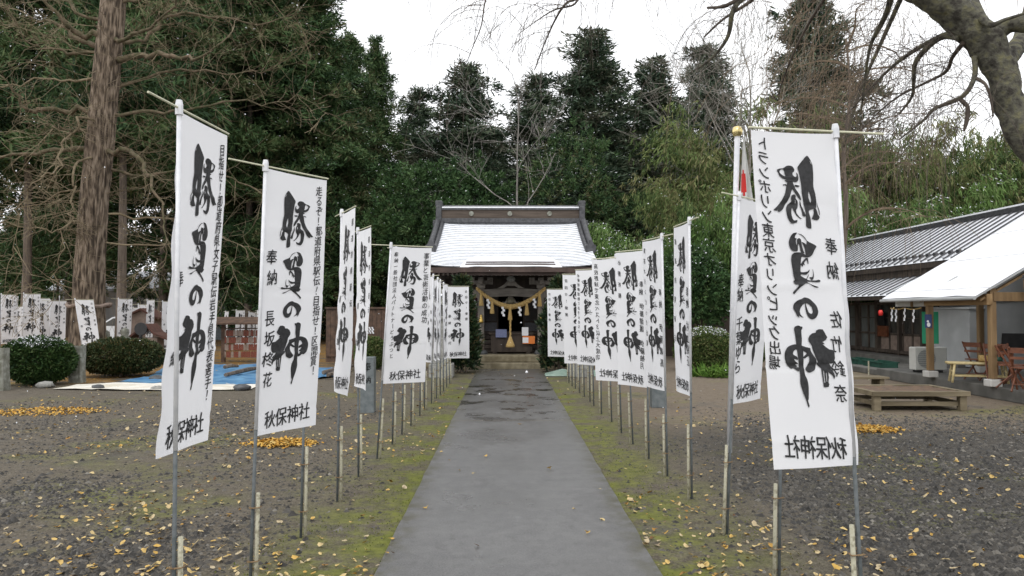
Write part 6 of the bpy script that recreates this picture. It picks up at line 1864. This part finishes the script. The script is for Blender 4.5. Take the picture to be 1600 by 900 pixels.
def put(out, chh, x, s, size, res=2, wild=1.0, tall=1.0):
    g_ = glyph(chh, res)
    if g_ is None: return
    V, F = g_
    a = trng.uniform(-.07, .07) * wild; sh = trng.uniform(-.02, .10) * wild
    sx, sy = size * trng.uniform(.92, 1.05), size * trng.uniform(.94, 1.08) * tall
    X = V[:, 0] * sx; Y = V[:, 1] * sy
    Y = Y + X * .10 * wild            # brush characters climb to the right
    X2 = X + Y * sh
    X, Y = X2 * math.cos(a) - Y * math.sin(a), X2 * math.sin(a) + Y * math.cos(a)
    # wavering brush edge
    X = X + size * .020 * wild * np.sin(Y / size * 9 + trng.uniform(0, 6)); Y = Y + size * .016 * wild * np.sin(X / size * 8 + trng.uniform(0, 6))
    out.append((np.stack([x + X, s - Y], 1), F))
def column(out, text, x, s0, s1, size, res=2, drift=0.0):
    n = len(text); p = (s1 - s0) / max(1, n)
    for i, chh in enumerate(text):
        if chh in ' 　': continue
        put(out, chh, x + drift * (i / n - .5) + trng.uniform(-.004, .004), s0 + p * (i + .5), size, res, tall=min(1.15, p / size * 1.05))
def rowtext(out, text, x0, x1, s, size, res=2, slope=0.0):
    n = len(text); p = (x1 - x0) / n
    for i, chh in enumerate(text): put(out, chh, x0 + p * (i + .5), s + slope * i, size, res, .6, 1.12)
def merge_letters(parts):
    Vs, Fs, b_ = [], [], 0
    for V, F in parts: Vs.append(V); Fs.append(F + b_); b_ += len(V)
    return np.concatenate(Vs), np.concatenate(Fs)
def lettering(name_col, msg_col, low=False, bottom=True, name_s=(.60, 1.36), msg_s=(.05, 1.20), name_size=.068, msg_size=.058):
    res = 1 if low else 2
    out = [BIG_LOW if low else BIG]
    if name_col: column(out, name_col, .075, name_s[0], name_s[1], name_size, res)
    if msg_col: column(out, msg_col, .462, msg_s[0], msg_s[1], msg_size, res, .01)
    if bottom: rowtext(out, '秋保神社', .065, .455, 1.545, .105, res, -.006)
    return merge_letters(out)

def banner(d, ut, vt, ub, disp, texts, label, group, sway=0.0, shift=(0, 0), amp=.017, tall=None, seed=0, big_low=False, stake_side=1, ws=1.0, ub_v=None, stake=True, gy=None, tilt=0.0, show_z=None):
    """one banner: pole, cap, crossbar, lettered cloth, stake with wire ties"""
    T = at(ut, vt, d)
    vb = ub_v or (485 + 2100 / d)
    Bp = at(ub, vb, d); Bp.z = 0.0; Bp.y = d
    root = thing('nobori_banner', label, 'banner', Bp, 0, group)
    Tl = T - Bp
    dirv = Vector((disp[0], disp[1], 0)).normalized(); nrm = Vector((-dirv.y, dirv.x, 0))
    H = Tl.z
    def polept(z): return Tl * (z / H)
    z_split = H - BL_ - .03 + .04
    b = MB(); b.tube([polept(-.12), polept(z_split)], .0105, 8); b.build('lower_pole', 'pole_grey', root, smooth=True)
    b = MB(); b.tube([polept(z_split), polept(H)], .0115, 8); b.build('upper_pole', 'pole_white', root, smooth=True)
    b = MB(); b.tube([polept(H - .05), polept(H - .004), polept(H + .02)], [.019, .019, .014], 8); b.build('pole_cap', 'pole_white', root)
    b = MB(); zc = H - .018
    b.tube([polept(zc) - dirv * .27 + Vector((0, 0, tilt * -.27)), polept(zc) + dirv * (BW * ws + .01) + Vector((0, 0, tilt * BW))], .0058, 6); b.build('crossbar', 'crossbar', root)
    # cloth
    ph = seed * 1.7
    def pos(X, S, off=0.0):
        a = np.asarray(X, float) * ws; s = np.asarray(S, float)
        f = np.clip(s / BL_, 0, 1); z = H - .03 - s
        ang = sway * f ** 1.4
        dx = dirv.x * np.cos(ang) - dirv.y * np.sin(ang); dy = dirv.x * np.sin(ang) + dirv.y * np.cos(ang)
        q = np.clip(a / BW, 0, 1)
        rip = amp * (q ** .7) * (.25 + .75 * f) * np.sin(a * 11 + s * 1.7 + ph) + amp * .6 * q * f * np.sin(s * 4.3 + ph * 2 + a * 3)
        crease = sum(.0055 * np.exp(-((s - c_ * BL_) / .012) ** 2) * (1 if i % 2 else -1) for i, c_ in enumerate((.22, .46, .70, .92))) * np.clip(q * 6, 0, 1)
        crease = crease + .003 * np.exp(-((a - BW * .52) / .01) ** 2)
        fold = .006 * np.sin(s * 20 + ph) * np.exp(-q * 9)
        r_ = rip + crease + fold + off
        px = Tl.x * z / H + dx * a - dy * r_ + shift[0] * f ** 1.5
        py = Tl.y * z / H + dy * a + dx * r_ + shift[1] * f ** 1.5
        pz = z + tilt * a - .006 * np.sin(q * np.pi) * (s < .03)
        return np.stack([px, py, pz], -1)
    NXc, NZc = (14, 80) if not big_low else (8, 26)
    gx, gz = np.meshgrid(np.linspace(-.008, BW, NXc + 1), np.linspace(0, BL_, NZc + 1))
    V = pos(gx.ravel(), gz.ravel())
    idx = np.arange((NXc + 1) * (NZc + 1)).reshape(NZc + 1, NXc + 1)
    F = np.stack([idx[:-1, :-1], idx[:-1, 1:], idx[1:, 1:], idx[1:, :-1]], -1).reshape(-1, 4)
    cl = link_mesh('banner_cloth', np_mesh('banner_cloth', V, F, 'cloth', smooth=True), root)
    lv, lf = texts
    e = .0028 + d * .00018
    A = pos(lv[:, 0], lv[:, 1], e); Bk = pos(lv[:, 0], lv[:, 1], -e)
    LV = np.concatenate([A, Bk]); LF = np.concatenate([lf, lf[:, ::-1] + len(lv)])
    link_mesh('lettering', np_mesh('lettering', LV, LF, 'ink'), cl)
    if stake:
        sx = .034 * stake_side
        st_h = .68 + .03 * math.sin(seed * 2.3)
        b = MB(); q0 = Vector((sx, -.004, -.1)); q1 = polept(st_h) + Vector((sx * .85, 0, 0)); b.tube([q0, q1], .0125, 7)
        stk = b.build('stake', 'stake', root, smooth=True)
        for zz in (.20 + .02 * (seed % 3), .56):
            b = MB(); c0 = polept(zz) + Vector((sx * .45, 0, 0)); b.tube([c0 + Vector((-.030, -.018, 0)), c0 + Vector((.030, -.020, .006)), c0 + Vector((.030, .018, .004)), c0 + Vector((-.030, .018, 0)), c0 + Vector((-.030, -.018, 0))], .004, 5)
            b.tube([c0 + Vector((0, -.02, 0)), c0 + Vector((-.03 * stake_side, -.035, .012))], .003, 4)
            b.build('wire_tie', 'rust', root)
    return root

GLf, GR = 'white banners along the left of the path', 'white banners along the right of the path'
ORD = ['first', 'second', 'third', 'fourth', 'fifth', 'sixth', 'seventh', 'eighth', 'ninth', 'tenth', 'eleventh', 'twelfth', 'thirteenth', 'fourteenth', 'fifteenth', 'sixteenth', 'seventeenth', 'eighteenth']
TX = {
    'n1': lettering('奉納', '目指せ！都道府県女子駅伝岩手県代表選手！', msg_s=(.06, 1.42), msg_size=.066),
    'n2': lettering('奉納 長坂柊花', '走るぞ！都道府県駅伝！目指せ！区間賞！', name_s=(.48, 1.36), name_size=.088, msg_s=(.05, 1.30), msg_size=.06),
    'n4': lettering('奉納', '都道府県駅伝', msg_s=(.05, .9)),
    'n6': lettering('奉納一般社団法人パートナーどうぶつと', '事業と芸術活動の成功', name_s=(.06, 1.34), name_size=.052, msg_s=(.06, .92), msg_size=.072),
    'r1': lettering('奉納 佐竹鈴奈', 'トランポリン東京オリンピック出場', name_s=(.50, 1.34), name_size=.078, msg_s=(.03, 1.16), msg_size=.076),
    'r3': lettering('奉納 千葉ゆら', '', name_s=(.60, 1.40), name_size=.10),
    'r4': lettering('奉納 村上純正', '都道府県駅伝', name_s=(.60, 1.36), name_size=.088),
    'r5': lettering('奉納 伊藤颯馬', '東京オリンピック出場', name_s=(.52, 1.40), name_size=.078),
    'r6': lettering('奉納 伊藤健護 伊藤柚月', '必勝祈願', name_s=(.36, 1.42), name_size=.070, msg_s=(.06, .6)),
    'r7': lettering('', '高校野球で東北ベスト３以上大成功', msg_s=(.05, 1.36), msg_size=.066),
    'm1': lettering('奉納', '必勝祈願感動とあきらめない', True, msg_s=(.05, 1.1)),
    'm2': lettering('奉納 中村', '目指せ！優勝', True, msg_s=(.05, .8)),
    'f': lettering('奉納', '目指せ！優勝', True, msg_s=(.05, .8)),
}
def vtop(d):   # pole tops sink slightly along the row
    z = 2.66 if d < 7.5 else 2.66 - (min(d, 18.5) - 7.5) * .034
    return 485 - (z - 1.75) * 1200 / d
LEFT = [
    (3.6, 280, 163, 270, (.04, .52), 'n1', dict(shift=(-.085, 0), sway=.03, amp=.010), 'nearest banner left of the path, its lower cloth blown round its pole'),
    (4.68, 415, 255, 390, (.30, .49), 'n2', dict(sway=.06, amp=.012), 'second banner left of the path with a long message column down its right edge'),
    (5.98, 484, 300, 470, (-.10, .5), 'n4', dict(), 'third banner left of the path, hidden but for its pole behind the second'),
    (7.1, 534, 330, 527, (.19, -.41), 'n4', dict(shift=(-.05, 0), amp=.02), 'fourth banner left of the path, narrow and leaning outward'),
    (8.14, 559, 358, 560, (.20, -.43), 'n4', dict(amp=.02, shift=(-.04, 0)), 'fifth banner left of the path, seen edge on beside the dedication stone'),
    (9.13, 611, 381, 589, (.43, .22), 'n6', dict(shift=(0.02, 0), amp=.014), 'wide banner facing the camera just right of the grey dedication stone'),
]
for i, (d, ut, vt, ub, disp, tx, kw, lab) in enumerate(LEFT):
    banner(d, ut, vt, ub, disp, TX[tx], 'white ' + lab, GLf, seed=i + 1, **kw)
for j, (d, ub, disp, lean) in enumerate(((10.1, 613, (.12, .45), 6), (10.9, 628, (.05, .5), 5), (11.7, 642, (-.06, .5), 3), (12.8, 656, (-.2, .45), 2), (13.6, 663, (-.25, .42), 2), (14.5, 674, (-.22, .40), 3), (15.3, 682, (-.10, .42), 2), (15.9, 688, (-.12, .4), 0), (16.7, 693, (.05, .45), 0), (17.5, 698, (.36, .06), -1), (18.3, 703, (-.12, .4), -6))):
    banner(d, ub + lean, vtop(d), ub, disp, TX['m2' if j % 2 else 'm1'], 'white banner, %s from the camera in the row left of the path' % ORD[j + 6] if d != 17.5 else 'white banner facing the camera beside the left conifer, next to last of the left row', GLf, seed=j + 11, big_low=d > 12)
RIGHT = [
    (3.77, 1305, 200, 1353, (-.47, -.09), 'r1', dict(shift=(.015, 0), sway=.05, amp=.012, stake_side=-1, ws=.88), 'largest banner at the right, nearest the camera and lettered in reverse'),
    (4.9, 1225, 262, 1217, (.22, .45), 'n2', dict(stake_side=-1), 'banner hidden behind the large right banner but for its pole'),
    (6.05, 1155, 303, 1136, (.36, .36), 'r3', dict(stake_side=-1, amp=.015), 'banner beside the flagpole with a large two part name column'),
    (7.17, 1077, 342, 1081, (-.03, .5), 'r4', dict(stake_side=-1, amp=.012), 'narrow banner with its pole at the right edge, nearest the snowy shrubs'),
    (8.15, 1034, 367, 1043, (-.11, .48), 'r5', dict(stake_side=-1), 'banner in front of the dark polished stone post'),
    (9.1, 1008, 387, 1014, (-.27, .40), 'r6', dict(stake_side=-1), 'banner with two name columns, sixth from the camera on the right'),
    (10.1, 976, 400, 989, (-.34, .28), 'r7', dict(stake_side=-1), 'broad banner with a long message down its left edge, seventh on the right'),
]
for i, (d, ut, vt, ub, disp, tx, kw, lab) in enumerate(RIGHT):
    banner(d, ut, vt, ub, disp, TX[tx], 'white ' + lab, GR, seed=i + 31, **kw)
for j, (d, ub, disp, lean) in enumerate(((11.0, 971, (-.12, .45), -9), (12.1, 956, (-.12, .45), -8), (13.0, 940, (-.30, .30), -4), (14.1, 928, (-.42, .06), -5), (14.7, 922, (-.2, .4), -4), (15.6, 913, (-.05, .45), -3), (16.3, 906, (-.05, .45), -2), (17.2, 899, (.05, .45), -2), (17.8, 894, (.1, .4), -2), (18.6, 889, (-.24, .08), -2))):
    banner(d, ub + lean, vtop(d), ub, disp, TX['m2' if j % 2 else 'm1'], 'white banner, %s from the camera in the row right of the path' % ORD[j + 7] if d != 18.6 else 'white banner beside the right conifer, last and smallest of the right row', GR, seed=j + 41, big_low=d > 12, stake_side=-1)

# carved characters on the dedication stone
out = []; put(out, '奉', 0, -.78, .15, 2, .4); put(out, '納', 0, -.56, .14, 2, .4)
V, F = merge_letters(out)
link_mesh('carved_characters', np_mesh('carved_characters', np.stack([V[:, 0], np.full(len(V), -.102), -V[:, 1]], 1), F[:, ::-1], 'black'), stn)

# banners in the far left yard
FAR = [  # photo left edge, right edge, top row, distance, yaw
    (-14, 3, 452, 25.0, .3), (1, 11, 461, 25.6, .9), (13, 27, 480, 29.5, .5), (25, 38, 466, 26.2, .6), (36, 51, 460, 25.8, .55), (51, 66, 467, 26.4, .5),
    (64, 74, 493, 32, .6), (70, 80, 478, 29, .8), (78, 92, 471, 26.5, .6), (90, 102, 465, 25.4, .75), (184, 196, 468, 26.5, .8), (192, 203, 484, 30, .7),
    (196, 206, 475, 30.5, .7), (207, 215, 482, 31, .9), (215, 231, 477, 30, .4), (227, 245, 470, 27.0, .3), (250, 258, 489, 31, 1.0), (253, 268, 472, 26.5, .5), (349, 360, 488, 33, .6), (368, 376, 486, 33, .9), (388, 394, 489, 36, 1.0), (399, 411, 487, 34, .5)]
FL = ['far white banner cut by the left edge of the photo', 'far white banner second from the left edge', 'lower far white banner third from the left edge', 'far white banner fourth from the left edge', 'far white banner fifth from the left above the round bush', 'far white banner below the tan cedar trunk',
      'short far white banner peeping over the round bush', 'far white banner half hidden above the round bush', 'far white banner above the right half of the round bush', 'far white banner just left of the large ginkgo', 'slanting far white banner beside the parked car', 'small far white banner left of the slim grey trunk',
      'far white banner half hidden by the slim grey trunk', 'thin far white banner right of the slim grey trunk', 'far white banner behind the wooden kiosk', 'far white banner right behind the kiosk roof', 'thin far white banner right of the kiosk', 'far white banner next to the nearest left banner', 'far white banner behind the left end of the plaque rack', 'far white banner behind the middle of the plaque rack', 'very thin far white banner above the plaque rack', 'far white banner behind the second left banner']
for i, ((u0, u1, vt, d, yw), lab) in enumerate(zip(FAR, FL)):
    W_ = max(.12, min(.97, (u1 - u0) * d / 1200 / BW)); c_ = W_; s_ = math.sqrt(max(0, 1 - c_ * c_))
    vb = 485 + 2100 / d
    banner(d, u0 + (3 if i % 3 == 0 else 1), vt - 2, u0 - (1 if i % 2 else 3), (c_, s_ * (1 if i % 3 else -1)), TX['f'], lab, 'far white banners in the left yard', seed=60 + i, big_low=True, stake=False, amp=.02)
# the tilted one hanging in front of the ginkgo
banner(24.6 - 1.6, 117, 467, 134, (.97, .1), TX['f'], 'tilted far white banner hanging across the ginkgo trunk', 'far white banners in the left yard', seed=90, big_low=True, stake=False, amp=.02)

# flagpole with a limp flag
fp = at(1146, 800, 9.5); fb_ = at(1139, 706, 9.5); fb_.z = 0
tpz = at(1152, 213, 9.5)
fl = thing('flagpole', 'white flagpole with a gold ball and a limp white flag with a red disc', 'flagpole', (fb_.x, 9.5, 0))
b = MB(); b.tube([(0, 0, -.1), (tpz.x - fb_.x, 0, tpz.z)], .034, 10); b.build('pole', 'pole_white', fl, smooth=True)
b = MB(); b.lathe([(.01, -.07), (.05, -.055), (.07, 0), (.05, .055), (.01, .07)], (tpz.x - fb_.x, 0, tpz.z + .06), 14); b.build('gold_ball', 'gold', fl, smooth=True)
b = MB(); t0 = Vector((tpz.x - fb_.x + .05, 0, tpz.z - .04)); vs = []
for j in range(21):
    f = j / 20
    for i in range(13):
        q = i / 12; w = .02 + .13 * f ** .9
        vs.append((t0.x + .02 + w * q - .03 * f, .08 * math.sin(q * 9 + f * 2) * (.2 + f) , t0.z - .93 * f - .08 * q * f))
b.add(vs, [(j * 13 + i, j * 13 + i + 1, (j + 1) * 13 + i + 1, (j + 1) * 13 + i) for j in range(20) for i in range(12)])
flg = b.build('flag', 'flag_white', fl, smooth=True)
b = MB(); sel = [(j, i) for j in range(8, 15) for i in range(1, 4) if (j - 11) ** 2 / 9 + (i - 2.) ** 2 / 2.2 < 1.2]
for (j, i) in sel:
    for e in (-.006, .006):
        q4 = [vs[j * 13 + i], vs[j * 13 + i + 1], vs[(j + 1) * 13 + i + 1], vs[(j + 1) * 13 + i]]
        b.add([(p[0], p[1] + e, p[2]) for p in q4], [(0, 1, 2, 3)])
b.build('red_disc', 'red', flg)

# a few snowflakes in the air
rgs = np.random.default_rng(91); n = 170
y = rgs.uniform(4, 26, n); C = np.stack([rgs.uniform(-.66, .66, n) * y, y, 1.75 + rgs.uniform(-.16, .36, n) * y], 1)
C = C[C[:, 2] > .15]; n = len(C); r = rgs.uniform(.004, .009, n)
base = np.array([[1, 0, 0], [-1, 0, 0], [0, 1, 0], [0, -1, 0], [0, 0, 1.2], [0, 0, -1.2]])
V = (C[:, None] + base[None] * r[:, None, None]).reshape(-1, 3)
F = np.array([[0, 2, 4], [2, 1, 4], [1, 3, 4], [3, 0, 4], [2, 0, 5], [1, 2, 5], [3, 1, 5], [0, 3, 5]])
F = (F[None] + (np.arange(n) * 6)[:, None, None]).reshape(-1, 3)
tag(link_mesh('snowflakes', np_mesh('snowflakes', V, F, 'snow')), 'small snowflakes drifting down through the air', None, kind='stuff')
